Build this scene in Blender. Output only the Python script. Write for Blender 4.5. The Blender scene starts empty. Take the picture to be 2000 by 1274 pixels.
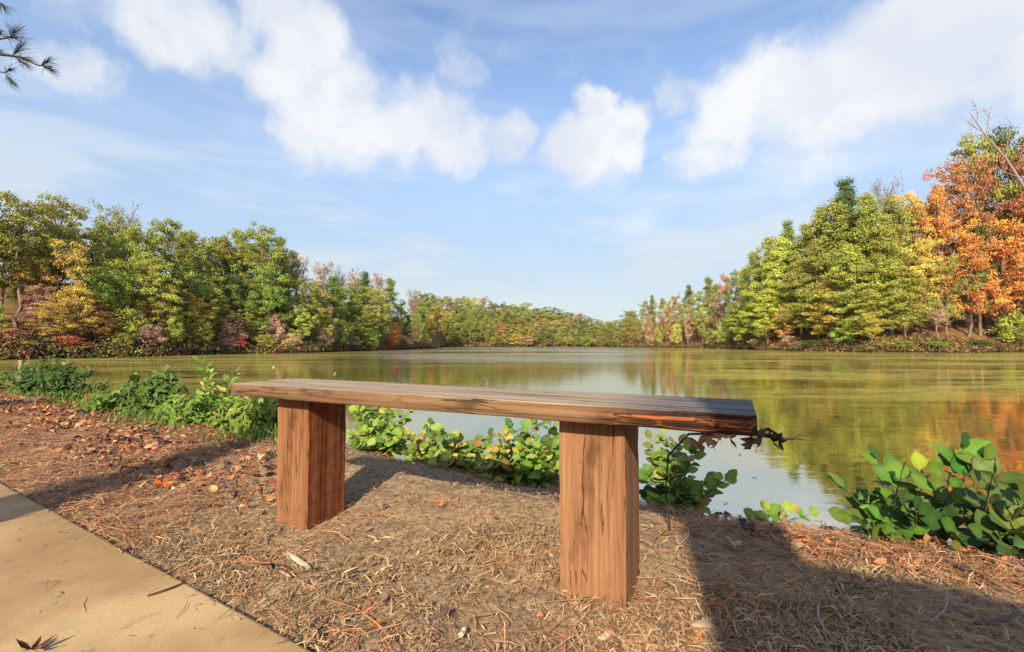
import bpy, bmesh, math, random
import numpy as np
from mathutils import Vector, Matrix

sc = bpy.context.scene
COL = sc.collection
R = math.radians

# ------------------------------------------------------------------ camera
CAM_Z = 1.2
PITCH = 2.255
F = 889.0
cam_d = bpy.data.cameras.new('camera')
cam = bpy.data.objects.new('camera', cam_d)
COL.objects.link(cam)
cam.location = (0, 0, CAM_Z)
cam.rotation_euler = (R(90 + PITCH), 0, 0)
cam_d.sensor_width = 36
cam_d.lens = 36 * F / 2000
cam_d.clip_start = 0.02
cam_d.clip_end = 4000
sc.camera = cam

# ------------------------------------------------------------------ sun, sky, exposure
SUN_EL = 32.0
SH = Vector((0.27, 1.0)).normalized()        # direction in which shadows fall on the ground
TAN_EL = math.tan(R(SUN_EL))
to_sun = Vector((-SH.x, -SH.y, TAN_EL)).normalized()
sun_d = bpy.data.lights.new('sun', 'SUN')
sun_d.energy = 5.0
sun_d.angle = R(0.5)
sun_d.color = (1.0, 0.83, 0.60)
sun = bpy.data.objects.new('sun', sun_d)
COL.objects.link(sun)
sun.rotation_euler = to_sun.to_track_quat('Z', 'Y').to_euler()
sun.location = (0, -20, 30)

sc.view_settings.view_transform = 'Standard'
sc.view_settings.look = 'None'
sc.view_settings.gamma = 1.0
sc.view_settings.use_curve_mapping = False
sc.view_settings.exposure = 0.86
SKY_STRENGTH = 0.145
CLOUD_STRENGTH = 0.55


def ray(px, py):
    """direction of a photo pixel (2000 x 1274) in the world"""
    x = (px - 1000) / F
    y = (637 - py) / F
    c, s = math.cos(R(PITCH)), math.sin(R(PITCH))
    return Vector((x, c - y * s, s + y * c))


def at(px, py, Y):
    d = ray(px, py)
    k = Y / d.y
    return Vector((d.x * k, Y, CAM_Z + d.z * k))


def on_z(px, py, z):
    d = ray(px, py)
    k = (z - CAM_Z) / d.z
    return Vector((d.x * k, d.y * k, z))


class NT:
    """small helper to write node trees"""
    def __init__(self, tree):
        self.t = tree
        self.n = tree.nodes
        self.n.clear()

    def node(self, kind, **kw):
        nd = self.n.new(kind)
        for k, v in kw.items():
            setattr(nd, k, v)
        return nd

    def link(self, a, b):
        self.t.links.new(a, b)

    def setin(self, nd, key, v):
        if isinstance(v, bpy.types.NodeSocket):
            self.link(v, nd.inputs[key])
        else:
            nd.inputs[key].default_value = v

    def math(self, op, a, b=None, c=None, clamp=False):
        nd = self.node('ShaderNodeMath', operation=op, use_clamp=clamp)
        self.setin(nd, 0, a)
        if b is not None:
            self.setin(nd, 1, b)
        if c is not None:
            self.setin(nd, 2, c)
        return nd.outputs[0]

    def vmath(self, op, a, b=None):
        nd = self.node('ShaderNodeVectorMath', operation=op)
        self.setin(nd, 0, a)
        if b is not None:
            self.setin(nd, 1, b)
        return nd.outputs['Value'] if op == 'DOT_PRODUCT' else nd.outputs[0]

    def scale(self, v, f):
        nd = self.node('ShaderNodeVectorMath', operation='SCALE')
        self.setin(nd, 0, v)
        nd.inputs['Scale'].default_value = f
        return nd.outputs[0]

    def mapr(self, v, a, b, c=0.0, d=1.0, smooth=True):
        nd = self.node('ShaderNodeMapRange')
        nd.interpolation_type = 'SMOOTHSTEP' if smooth else 'LINEAR'
        nd.clamp = True
        self.setin(nd, 0, v)
        for i, q in zip((1, 2, 3, 4), (a, b, c, d)):
            self.setin(nd, i, q)
        return nd.outputs[0]

    def noise(self, vec, scale=1.0, detail=4.0, rough=0.55, color=False, dist=0.0):
        nd = self.node('ShaderNodeTexNoise')
        if vec is not None:
            self.link(vec, nd.inputs['Vector'])
        nd.inputs['Scale'].default_value = scale
        nd.inputs['Detail'].default_value = detail
        nd.inputs['Roughness'].default_value = rough
        nd.inputs['Distortion'].default_value = dist
        return nd.outputs['Color' if color else 'Fac']

    def mapping(self, vec, scale=(1, 1, 1), rot=(0, 0, 0), loc=(0, 0, 0)):
        nd = self.node('ShaderNodeMapping')
        self.link(vec, nd.inputs['Vector'])
        nd.inputs['Scale'].default_value = scale
        nd.inputs['Rotation'].default_value = rot
        nd.inputs['Location'].default_value = loc
        return nd.outputs[0]

    def mix(self, fac, a, b, blend='MIX'):
        nd = self.node('ShaderNodeMix', data_type='RGBA', blend_type=blend)
        self.setin(nd, 0, fac)
        for k, v in ((6, a), (7, b)):
            if isinstance(v, (tuple, list)):
                v = tuple(v) + (1.0,) * (4 - len(v))
            self.setin(nd, k, v)
        return nd.outputs[2]

    def ramp(self, fac, stops):
        nd = self.node('ShaderNodeValToRGB')
        self.link(fac, nd.inputs[0])
        el = nd.color_ramp.elements
        while len(el) < len(stops):
            el.new(0.5)
        for e, (p, c) in zip(el, stops):
            e.position = p
            e.color = tuple(c) + (1.0,) * (4 - len(c))
        return nd.outputs[0]

    def bump(self, h, strength=0.3, dist=0.01):
        nd = self.node('ShaderNodeBump')
        nd.inputs['Strength'].default_value = strength
        nd.inputs['Distance'].default_value = dist
        self.link(h, nd.inputs['Height'])
        return nd.outputs[0]


def build_world():
    w = bpy.data.worlds.new('World')
    sc.world = w
    w.use_nodes = True
    t = NT(w.node_tree)
    out = t.node('ShaderNodeOutputWorld')
    sky = t.node('ShaderNodeTexSky', sky_type='NISHITA', sun_disc=False)
    sky.sun_elevation = R(SUN_EL)
    sky.sun_rotation = math.atan2(to_sun.x, to_sun.y)
    sky.altitude = 200
    sky.air_density = 1.0
    sky.dust_density = 1.6
    sky.ozone_density = 2.0
    bg1 = t.node('ShaderNodeBackground')
    t.link(sky.outputs[0], bg1.inputs[0])
    bg1.inputs[1].default_value = SKY_STRENGTH
    d0 = t.node('ShaderNodeTexCoord').outputs['Generated']
    z = t.node('ShaderNodeSeparateXYZ')
    t.link(d0, z.inputs[0])
    zz = z.outputs['Z']
    wn = t.noise(d0, 6.0, 7.0, 0.62, color=True)
    warp = t.scale(t.vmath('SUBTRACT', wn, (0.5, 0.5, 0.5)), 0.15)
    d1 = t.vmath('NORMALIZE', t.vmath('ADD', d0, warp))
    # heaps of cumulus: direction (as seen over the lake), angular radius in photo pixels, weight
    blobs = [(150, 5, 60, .6), (330, 45, 100, .95), (430, 80, 70, .8), (250, 20, 70, .7),
             (540, 20, 90, .9), (590, 85, 90, 1.), (550, 150, 80, .9), (610, 250, 90, 1.), (690, 210, 90, .95),
             (690, 275, 70, .8), (790, 250, 80, .95), (855, 232, 70, .92), (900, 280, 66, .92), (985, 275, 58, .9),
             (915, 125, 52, .62), (880, 70, 35, .42), (1010, 80, 30, .45),
             (1165, 205, 42, .95), (1120, 300, 68, 1.), (1175, 265, 62, 1.), (1225, 275, 58, .95), (1160, 320, 60, .8), (1090, 270, 26, .7),
             (150, 135, 62, .85), (215, 165, 40, .7), (100, 105, 30, .6),
             (1980, 60, 170, 1.), (1850, 80, 150, 1.), (1730, 130, 140, 1.), (1640, 180, 120, 1.), (1520, 190, 100, 1.),
             (1420, 230, 90, .95), (1390, 290, 70, .85), (1320, 190, 50, .7), (1560, 270, 110, .85), (1700, 250, 120, .7),
             (1900, 190, 120, .6), (2150, 120, 200, 1.), (2320, 60, 160, .8), (-220, 90, 150, .8), (-420, 220, 120, .7),
             (440, 235, 40, .5), (470, 350, 70, .45), (1235, 430, 60, .55)]
    acc = None
    for px, py, rad, wt in blobs:
        c = ray(px, py).normalized()
        loc = math.cos(math.atan(math.hypot(px - 1000, py - 637) / F))
        r = rad / F * loc
        dot = t.vmath('DOT_PRODUCT', d1, tuple(c))
        v = t.mapr(dot, math.cos(r * 1.45), math.cos(r * 0.1), 0.0, wt)
        acc = v if acc is None else t.math('SMOOTH_MAX', acc, v, 0.25)
    fb = t.noise(d0, 10.0, 9.0, 0.62, dist=0.25)
    fb2 = t.noise(d0, 3.2, 4.0, 0.5)
    # loose cloud elsewhere in the sky, same kind everywhere
    loose = t.mapr(t.noise(t.mapping(d0, (1, 1, 1.8), loc=(3.1, 1.7, 0.4)), 2.6, 6.0, 0.58), 0.5, 0.78, 0.0, 0.55)
    dens = t.math('ADD', t.math('MAXIMUM', acc, loose), t.math('MULTIPLY_ADD', fb, 1.05, -0.50))
    alpha = t.mapr(dens, 0.06, 1.05)
    # thin stretched veil
    st = t.noise(t.mapping(d0, (1.6, 1.6, 9.0)), 1.7, 6.0, 0.55, dist=0.4)
    veil = t.math('MULTIPLY', t.mapr(st, 0.36, 0.66), t.mapr(zz, 0.62, 0.10, 0.35, 0.85))
    low = t.math('MULTIPLY', t.mapr(zz, 0.62, 0.16, 0.0, 0.97), t.mapr(st, 0.36, 0.60, t.mapr(zz, 0.36, 0.02, 0.74, 0.99), 1.0))
    a2 = t.math('MAXIMUM', alpha, t.math('MAXIMUM', veil, low), clamp=True)
    a2 = t.math('MULTIPLY', a2, 0.97)
    body = t.mapr(dens, 0.35, 1.05)
    ccol = t.mix(body, (0.62, 0.72, 0.92), (0.96, 0.97, 0.98))
    ccol = t.mix(t.mapr(fb2, 0.42, 0.62, 0.0, 0.60), ccol, (0.68, 0.74, 0.88))
    ccol = t.mix(t.mapr(t.noise(d0, 7.0, 6.0, 0.6), 0.48, 0.66, 0.0, 0.35), ccol, (0.66, 0.73, 0.88))
    thin = t.mix(t.mapr(zz, 0.0, 0.26), (0.70, 0.79, 0.79), t.mix(t.mapr(st, 0.40, 0.60), (0.49, 0.62, 0.78), (0.70, 0.78, 0.86)))
    ccol = t.mix(t.math('MULTIPLY', t.math('SUBTRACT', 1.0, alpha), t.mapr(zz, 0.70, 0.30)), ccol, thin)
    bg2 = t.node('ShaderNodeBackground')
    t.link(ccol, bg2.inputs[0])
    bg2.inputs[1].default_value = CLOUD_STRENGTH
    ms = t.node('ShaderNodeMixShader')
    t.link(a2, ms.inputs[0])
    t.link(bg1.outputs[0], ms.inputs[1])
    t.link(bg2.outputs[0], ms.inputs[2])
    t.link(ms.outputs[0], out.inputs[0])


build_world()

# ------------------------------------------------------------------ helpers
rng = np.random.default_rng(7)
rnd = random.Random(7)


def vnoise(x, y, seed=0):
    """smooth value noise on arrays"""
    x = np.asarray(x, float)
    y = np.asarray(y, float)
    xi = np.floor(x).astype(np.int64)
    yi = np.floor(y).astype(np.int64)
    fx = x - xi
    fy = y - yi
    fx = fx * fx * (3 - 2 * fx)
    fy = fy * fy * (3 - 2 * fy)

    def h(a, b):
        n = (a * 374761393 + b * 668265263 + seed * 1442695041) & 0xffffffff
        n = ((n ^ (n >> 13)) * 1274126177) & 0xffffffff
        return ((n ^ (n >> 16)) & 0xffff) / 65535.0
    v00, v10, v01, v11 = h(xi, yi), h(xi + 1, yi), h(xi, yi + 1), h(xi + 1, yi + 1)
    return (v00 * (1 - fx) + v10 * fx) * (1 - fy) + (v01 * (1 - fx) + v11 * fx) * fy


def fbm(x, y, seed=0, oct=4):
    s = 0
    a = 0.5
    for i in range(oct):
        s = s + a * vnoise(x * 2 ** i, y * 2 ** i, seed + i * 17)
        a *= 0.5
    return s


def tag(o, label=None, cat=None, group=None, kind=None):
    if label:
        o['label'] = label
    if cat:
        o['category'] = cat
    if group:
        o['group'] = group
    if kind:
        o['kind'] = kind
    return o


def empty(name, loc, rz=0.0):
    o = bpy.data.objects.new(name, None)
    o.empty_display_size = 0.1
    COL.objects.link(o)
    o.location = loc
    o.rotation_euler = (0, 0, rz)
    return o


def link(name, me, parent=None, loc=None):
    o = bpy.data.objects.new(name, me)
    COL.objects.link(o)
    if parent is not None:
        o.parent = parent
    if loc is not None:
        o.location = loc
    return o


def mesh_np(name, V, Q, m, tint=None, col=None, smooth=False):
    V = np.ascontiguousarray(V, dtype=np.float32).reshape(-1, 3)
    Q = np.ascontiguousarray(Q, dtype=np.int32)
    me = bpy.data.meshes.new(name)
    me.vertices.add(len(V))
    me.vertices.foreach_set('co', V.ravel())
    k = Q.shape[1]
    me.loops.add(Q.size)
    me.loops.foreach_set('vertex_index', Q.ravel())
    me.polygons.add(len(Q))
    me.polygons.foreach_set('loop_start', np.arange(0, Q.size, k, dtype=np.int32))
    me.polygons.foreach_set('use_smooth', np.full(len(Q), smooth))
    if tint is not None:
        a = me.attributes.new('tint', 'FLOAT', 'POINT')
        a.data.foreach_set('value', np.ascontiguousarray(tint, dtype=np.float32))
    if col is not None:
        a = me.attributes.new('col', 'FLOAT_COLOR', 'POINT')
        c4 = np.ones((len(V), 4), np.float32)
        c4[:, :3] = col
        a.data.foreach_set('color', c4.ravel())
    me.materials.append(m)
    me.update(calc_edges=True)
    return me


class MB:
    """collects tubes and such, quads only"""
    def __init__(self):
        self.V = []
        self.Q = []
        self.n = 0

    def tube(self, pts, radii, n=7, cap=True):
        pts = [Vector(p) for p in pts]
        rings = []
        up = Vector((0.13, 0.21, 0.97))
        for i, p in enumerate(pts):
            d = (pts[min(i + 1, len(pts) - 1)] - pts[max(i - 1, 0)]).normalized()
            a = d.cross(up)
            if a.length < 0.05:
                a = d.cross(Vector((1, 0, 0)))
            a.normalize()
            b = d.cross(a)
            rings.append(self.n + len(self.V) * 0)
            for k in range(n):
                t = 2 * math.pi * k / n
                self.V.append(p + (a * math.cos(t) + b * math.sin(t)) * radii[i])
            rings[-1] = self.n
            self.n += n
        for i in range(len(pts) - 1):
            for k in range(n):
                k2 = (k + 1) % n
                self.Q.append((rings[i] + k, rings[i] + k2, rings[i + 1] + k2, rings[i + 1] + k))
        return self

    def mesh(self, name, m, smooth=True):
        V = np.array([tuple(v) for v in self.V])
        return mesh_np(name, V, np.array(self.Q), m, tint=np.full(len(V), .5), smooth=smooth)


# ------------------------------------------------------------------ materials
def new_mat(name):
    m = bpy.data.materials.new(name)
    m.use_nodes = True
    t = NT(m.node_tree)
    out = t.node('ShaderNodeOutputMaterial')
    return m, t, out


def principled(t, out, col, rough=0.7, normal=None, spec=0.3):
    p = t.node('ShaderNodeBsdfPrincipled')
    t.setin(p, 'Base Color', tuple(col) + (1,) if isinstance(col, tuple) and len(col) == 3 else col)
    t.setin(p, 'Roughness', rough)
    t.setin(p, 'Specular IOR Level', spec)
    if normal is not None:
        t.link(normal, p.inputs['Normal'])
    if out is not None:
        t.link(p.outputs[0], out.inputs[0])
    return p


def foliage_material(name, trans=0.15, rough=0.6, spec=0.2, vlo=0.6, vhi=1.4, hue=0.035):
    m, t, out = new_mat(name)
    base = t.node('ShaderNodeObjectInfo').outputs['Color']
    tint = t.node('ShaderNodeAttribute', attribute_name='tint').outputs['Fac']
    hs = t.node('ShaderNodeHueSaturation')
    t.link(base, hs.inputs['Color'])
    t.link(t.mapr(tint, 0, 1, 0.5 - hue, 0.5 + hue, smooth=False), hs.inputs['Hue'])
    t.link(t.mapr(tint, 0, 1, vlo, vhi, smooth=False), hs.inputs['Value'])
    p = principled(t, None, hs.outputs[0], rough, spec=spec)
    tr = t.node('ShaderNodeBsdfTranslucent')
    t.link(hs.outputs[0], tr.inputs[0])
    ms = t.node('ShaderNodeMixShader')
    ms.inputs[0].default_value = trans
    t.link(p.outputs[0], ms.inputs[1])
    t.link(tr.outputs[0], ms.inputs[2])
    t.link(ms.outputs[0], out.inputs[0])
    return m


def pieces_material(name, rough=0.8, spec=0.2):
    m, t, out = new_mat(name)
    c = t.node('ShaderNodeAttribute', attribute_name='col').outputs['Color']
    principled(t, out, c, rough, spec=spec)
    return m


def bark_material(name, c0, c1, scale=(6, 6, 1.2)):
    m, t, out = new_mat(name)
    co = t.node('ShaderNodeTexCoord').outputs['Object']
    n = t.noise(t.mapping(co, scale), 3.0, 6.0, 0.65)
    col = t.ramp(n, [(0.3, c0), (0.72, c1)])
    principled(t, out, col, 0.85, t.bump(n, 0.6, 0.02))
    return m


M_FOLIAGE = foliage_material('tree foliage')
M_LEAF = foliage_material('shrub leaf', trans=0.25, rough=0.5, spec=0.25, vlo=0.85, vhi=1.35, hue=0.006)
M_NEEDLE = foliage_material('pine needle', trans=0.1)
M_PIECES = pieces_material('ground pieces')
M_BARK = bark_material('grey brown bark', (0.07, 0.05, 0.038), (0.30, 0.23, 0.17))
M_BARE = bark_material('pale bare wood', (0.13, 0.10, 0.085), (0.30, 0.25, 0.22))
M_STEM = bark_material('shrub stem', (0.06, 0.05, 0.02), (0.16, 0.12, 0.06), (40, 40, 10))
M_DEAD = bark_material('dead twig', (0.02, 0.014, 0.012), (0.09, 0.065, 0.05), (60, 60, 12))


def wood_material(name, axis, dark, mid, light, shaded_rot_end=False, red_side=False):
    """weathered sawn timber, the grain running along the given local axis"""
    m, t, out = new_mat(name)
    co = t.node('ShaderNodeTexCoord').outputs['Object']
    s1 = [55.0, 55.0, 55.0]
    s1[axis] = 1.6
    s2 = [150.0, 150.0, 150.0]
    s2[axis] = 4.0
    s3 = [9.0, 9.0, 9.0]
    s3[axis] = 4.0
    wav = t.noise(t.mapping(co, tuple(s1)), 1.0, 5.0, 0.6, dist=0.8)
    fine = t.noise(t.mapping(co, tuple(s2)), 1.0, 3.0, 0.7)
    blot = t.noise(t.mapping(co, tuple(s3)), 1.0, 5.0, 0.6)
    col = t.ramp(wav, [(0.28, dark), (0.48, mid), (0.72, light)])
    col = t.mix(t.mapr(fine, 0.42, 0.78, 0.0, 0.6), col, dark)
    col = t.mix(t.mapr(blot, 0.52, 0.68, 0.0, 0.78), col, tuple(v * 0.42 for v in dark))
    spots = t.noise(co, 26.0, 4.0, 0.65)
    col = t.mix(t.mapr(spots, 0.60, 0.72, 0.0, 0.55), col, tuple(v * 0.35 for v in dark))
    crack = t.mapr(wav, 0.335, 0.30, 0.0, 1.0)
    s4 = [13.0, 13.0, 13.0]
    s4[axis] = 0.9
    cn = t.noise(t.mapping(co, tuple(s4), loc=(2.3, 1.1, 0.7)), 1.0, 4.0, 0.6, dist=0.3)
    line = t.math('MULTIPLY', t.mapr(t.math('ABSOLUTE', t.math('SUBTRACT', cn, 0.52)), 0.010, 0.003), t.mapr(blot, 0.42, 0.55))
    crack = t.math('MAXIMUM', crack, line)
    rough = 0.8
    if shaded_rot_end:
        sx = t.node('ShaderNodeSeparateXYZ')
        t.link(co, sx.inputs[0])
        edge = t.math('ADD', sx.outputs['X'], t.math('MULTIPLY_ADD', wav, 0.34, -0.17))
        rot = t.mapr(edge, 1.18, 1.36)  # rotten end, with the trunk's shade painted into its colours as well
        rot_shade_col = t.ramp(wav, [(0.36, (0.012, 0.006, 0.007)), (0.52, (0.05, 0.018, 0.012)), (0.60, (0.32, 0.10, 0.025)), (0.66, (0.06, 0.022, 0.016))])
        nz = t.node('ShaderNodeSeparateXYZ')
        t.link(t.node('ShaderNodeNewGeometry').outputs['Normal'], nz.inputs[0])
        top_shade_col = t.ramp(wav, [(0.34, (0.028, 0.025, 0.028)), (0.62, (0.19, 0.17, 0.165))])  # dark upper face here is shade put into the colour
        rot_shade_col = t.mix(t.mapr(nz.outputs['Z'], 0.5, 0.8), rot_shade_col, top_shade_col)
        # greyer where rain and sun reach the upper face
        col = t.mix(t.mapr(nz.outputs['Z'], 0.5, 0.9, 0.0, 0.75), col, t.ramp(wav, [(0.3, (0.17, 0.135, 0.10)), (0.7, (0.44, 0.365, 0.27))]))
        col = t.mix(rot, col, rot_shade_col)
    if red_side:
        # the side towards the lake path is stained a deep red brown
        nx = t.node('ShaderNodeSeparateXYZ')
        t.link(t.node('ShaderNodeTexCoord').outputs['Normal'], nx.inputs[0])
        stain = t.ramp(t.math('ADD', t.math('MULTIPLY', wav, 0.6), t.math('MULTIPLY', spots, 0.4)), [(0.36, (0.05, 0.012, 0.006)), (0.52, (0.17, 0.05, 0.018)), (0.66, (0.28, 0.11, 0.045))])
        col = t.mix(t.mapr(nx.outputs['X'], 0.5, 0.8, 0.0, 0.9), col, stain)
    col = t.mix(t.math('MULTIPLY', crack, 0.8), col, (0.025, 0.015, 0.01))
    h = t.math('SUBTRACT', t.math('ADD', wav, t.math('MULTIPLY', fine, 0.6)), t.math('MULTIPLY', crack, 0.8))
    principled(t, out, col, rough, t.bump(h, 0.8, 0.004), 0.18)
    return m


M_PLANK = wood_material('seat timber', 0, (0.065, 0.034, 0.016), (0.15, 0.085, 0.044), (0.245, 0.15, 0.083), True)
M_POST = wood_material('post timber', 2, (0.12, 0.052, 0.024), (0.225, 0.112, 0.055), (0.30, 0.17, 0.092))
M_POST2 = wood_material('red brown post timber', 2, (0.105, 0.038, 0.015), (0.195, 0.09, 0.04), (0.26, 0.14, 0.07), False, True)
M_FENCE = wood_material('fence board timber', 2, (0.12, 0.09, 0.06), (0.22, 0.17, 0.12), (0.3, 0.25, 0.2))


def concrete_material():
    m, t, out = new_mat('concrete')
    co = t.node('ShaderNodeTexCoord').outputs['Object']
    big = t.noise(co, 1.6, 5.0, 0.6, dist=0.5)
    mid = t.noise(co, 7.0, 6.0, 0.65)
    fine = t.noise(co, 160.0, 3.0, 0.6)
    col = t.ramp(big, [(0.30, (0.19, 0.112, 0.043)), (0.48, (0.27, 0.175, 0.076)), (0.68, (0.42, 0.30, 0.155))])
    col = t.mix(t.mapr(mid, 0.54, 0.72, 0, 0.55), col, (0.38, 0.19, 0.085))
    col = t.mix(t.mapr(t.noise(co, 22.0, 4.0, 0.6), 0.63, 0.74, 0, 0.7), col, (0.15, 0.10, 0.06))
    col = t.mix(t.mapr(fine, 0.35, 0.72, 0, 0.38), col, (0.22, 0.17, 0.12))
    principled(t, out, col, 0.85, t.bump(t.math('ADD', fine, t.math('MULTIPLY', mid, 0.6)), 0.18, 0.004), 0.25)
    return m


def soil_material():
    m, t, out = new_mat('mulched soil')
    co = t.node('ShaderNodeTexCoord').outputs['Object']
    a = t.noise(co, 2.2, 5.0, 0.6)
    b = t.noise(co, 60.0, 6.0, 0.7)
    col = t.ramp(b, [(0.30, (0.06, 0.04, 0.023)), (0.47, (0.24, 0.168, 0.10)), (0.68, (0.39, 0.285, 0.175))])
    z = t.node('ShaderNodeSeparateXYZ')
    t.link(co, z.inputs[0])
    # red brown leaf soil away from the bench
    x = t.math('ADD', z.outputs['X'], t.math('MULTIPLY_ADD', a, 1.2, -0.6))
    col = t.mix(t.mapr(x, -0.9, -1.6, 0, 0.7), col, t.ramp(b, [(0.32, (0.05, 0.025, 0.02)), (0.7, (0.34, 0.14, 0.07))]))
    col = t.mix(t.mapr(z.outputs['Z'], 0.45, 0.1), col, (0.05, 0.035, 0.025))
    principled(t, out, col, 0.95, t.bump(b, 0.8, 0.012), 0.1)
    return m


def terrain_material():
    m, t, out = new_mat('woodland floor')
    co = t.node('ShaderNodeTexCoord').outputs['Object']
    a = t.noise(co, 0.35, 5.0, 0.6)
    b = t.noise(co, 2.5, 6.0, 0.7)
    col = t.ramp(b, [(0.30, (0.06, 0.032, 0.02)), (0.50, (0.15, 0.075, 0.035)), (0.70, (0.27, 0.14, 0.065))])
    col = t.mix(t.mapr(a, 0.50, 0.64, 0, 0.6), col, (0.10, 0.10, 0.03))
    z = t.node('ShaderNodeSeparateXYZ')
    t.link(co, z.inputs[0])
    col = t.mix(t.mapr(z.outputs['Z'], 0.7, 0.15), col, (0.025, 0.018, 0.014))
    principled(t, out, col, 0.95, t.bump(b, 0.6, 0.1), 0.1)
    return m


def water_material():
    m, t, out = new_mat('lake water')
    co = t.node('ShaderNodeTexCoord').outputs['Object']
    # pollen and algae lie on the surface in drifts
    big = t.noise(t.mapping(co, (0.030, 0.085, 1)), 1.0, 4.0, 0.55, dist=0.6)
    st = t.noise(t.mapping(co, (0.07, 0.40, 1), rot=(0, 0, R(5))), 1.0, 6.0, 0.66, dist=1.6)
    fine = t.noise(co, 2.6, 5.0, 0.7)
    xy = t.node('ShaderNodeSeparateXYZ')
    t.link(co, xy.inputs[0])
    # thicker over towards the eastern arm, thin in open water
    east = t.mapr(t.math('SUBTRACT', xy.outputs['X'], t.math('MULTIPLY', xy.outputs['Y'], 0.30)), -1.0, 3.5)
    west = t.mapr(t.math('ADD', xy.outputs['X'], t.math('MULTIPLY', xy.outputs['Y'], 0.30)), 0.0, -6.0)
    side = t.math('MAXIMUM', east, t.math('MULTIPLY', west, 0.75))
    near = t.mapr(xy.outputs['Y'], 3.5, 15.0, 0.12, 1.0)
    drift = t.math('ADD', t.math('MULTIPLY', big, 0.40), t.math('MULTIPLY', st, 0.70))
    drift = t.math('ADD', drift, t.math('MULTIPLY_ADD', fine, 0.18, -0.09))
    film = t.math('MULTIPLY', t.mapr(drift, 0.44, 0.66, 0.05, 0.72), t.math('MULTIPLY', near, t.math('MULTIPLY_ADD', side, 0.72, 0.12)))
    film = t.math('ADD', film, 0.03)
    # ripples
    r1 = t.noise(t.mapping(co, (1.6, 4.0, 1)), 1.0, 3.0, 0.5)
    r2 = t.noise(t.mapping(co, (9, 16, 1)), 1.0, 2.0, 0.5)
    hgt = t.math('ADD', r1, t.math('MULTIPLY', r2, 0.10))
    nrm = t.bump(hgt, 0.06, 0.05)
    g = t.node('ShaderNodeBsdfGlossy')
    g.inputs['Color'].default_value = (0.80, 0.72, 0.57, 1)
    ruffled = t.math('MULTIPLY', t.math('SUBTRACT', 1.0, side), t.mapr(xy.outputs['Y'], 12.0, 40.0))
    t.link(t.math('MULTIPLY_ADD', t.math('MULTIPLY', ruffled, t.mapr(big, 0.35, 0.6, 0.4, 1.0)), 0.17, 0.042), g.inputs['Roughness'])
    t.link(nrm, g.inputs['Normal'])
    deep = t.node('ShaderNodeBsdfDiffuse')
    deep.inputs['Color'].default_value = (0.075, 0.07, 0.03, 1)
    lw = t.node('ShaderNodeLayerWeight')
    lw.inputs['Blend'].default_value = 0.5
    fr = t.mapr(lw.outputs['Facing'], 0.15, 0.75, 0.18, 0.94)
    wm = t.node('ShaderNodeMixShader')
    t.link(fr, wm.inputs[0])
    t.link(deep.outputs[0], wm.inputs[1])
    t.link(g.outputs[0], wm.inputs[2])
    al = t.node('ShaderNodeBsdfDiffuse')
    t.link(t.ramp(fine, [(0.3, (0.25, 0.22, 0.055)), (0.7, (0.38, 0.345, 0.105))]), al.inputs['Color'])
    fm = t.node('ShaderNodeMixShader')
    t.link(film, fm.inputs[0])
    t.link(wm.outputs[0], fm.inputs[1])
    t.link(al.outputs[0], fm.inputs[2])
    t.link(fm.outputs[0], out.inputs[0])
    return m


# ------------------------------------------------------------------ ground, lake, far banks
GZ = 0.65                                   # level ground by the bench, water is z = 0
NS = np.array([0.51, 0.86])                 # across the bank, towards the water
TS = np.array([0.86, -0.51])                # along the bank
PATH_S = 0.524                              # edge of the concrete path


def near_h(x, y, fine=True):
    x = np.asarray(x, float)
    y = np.asarray(y, float)
    s = x * NS[0] + y * NS[1]
    t = x * TS[0] + y * TS[1]
    z = GZ - 0.60 * np.log1p(np.exp(np.clip((s - 1.66) / 0.07, -40, 60))) * 0.07
    z = np.maximum(z, -1.3)
    z = z + 0.035 * np.exp(-(((t + 0.70) / 0.34) ** 2 + ((s - 1.28) / 0.20) ** 2))      # mound between the legs
    z = z - 0.022 * np.exp(-(((x + .62) / .20) ** 2 + ((y - 1.38) / .18) ** 2))
    z = z + 0.03 * np.exp(-(((t + 2.0) / 0.8) ** 2 + ((s - 1.45) / 0.25) ** 2))
    if fine:
        k = np.clip((s - PATH_S) / 0.15, 0, 1)
        z = z + k * (0.075 * (fbm(x * 3.1, y * 3.1, 3) - 0.47) + 0.030 * (fbm(x * 11, y * 11, 9) - 0.47) + 0.012 * (fbm(x * 38, y * 38, 21, 3) - 0.45))
    return z


SHORE = [(-180, 60), (-90, 60), (-62, 66), (-58, 48), (-48.4, 52), (0, 34), (200, 40), (300, 44), (450, 55), (600, 61), (750, 86), (855, 130), (868, 196),
         (1000, 204), (1100, 206), (1200, 196), (1240, 172), (1360, 133), (1500, 88), (1600, 76), (1700, 65), (1850, 63), (2000, 66)]


def _shore_table():
    A, D = [], []
    for k, d in SHORE[:5]:
        A.append(k)
        D.append(d)
    for px, d in SHORE[5:]:
        a = math.degrees(math.atan((px - 1000) / F))
        A.append(a)
        D.append(d / math.cos(R(a)))
    A += [60, 90, 118, 122, 180]
    D += [100, 110, 90, 60, 60]
    return np.array(A), np.array(D)


SA, SD = _shore_table()


def shore_r(az):
    return np.interp(az, SA, SD)


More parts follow.
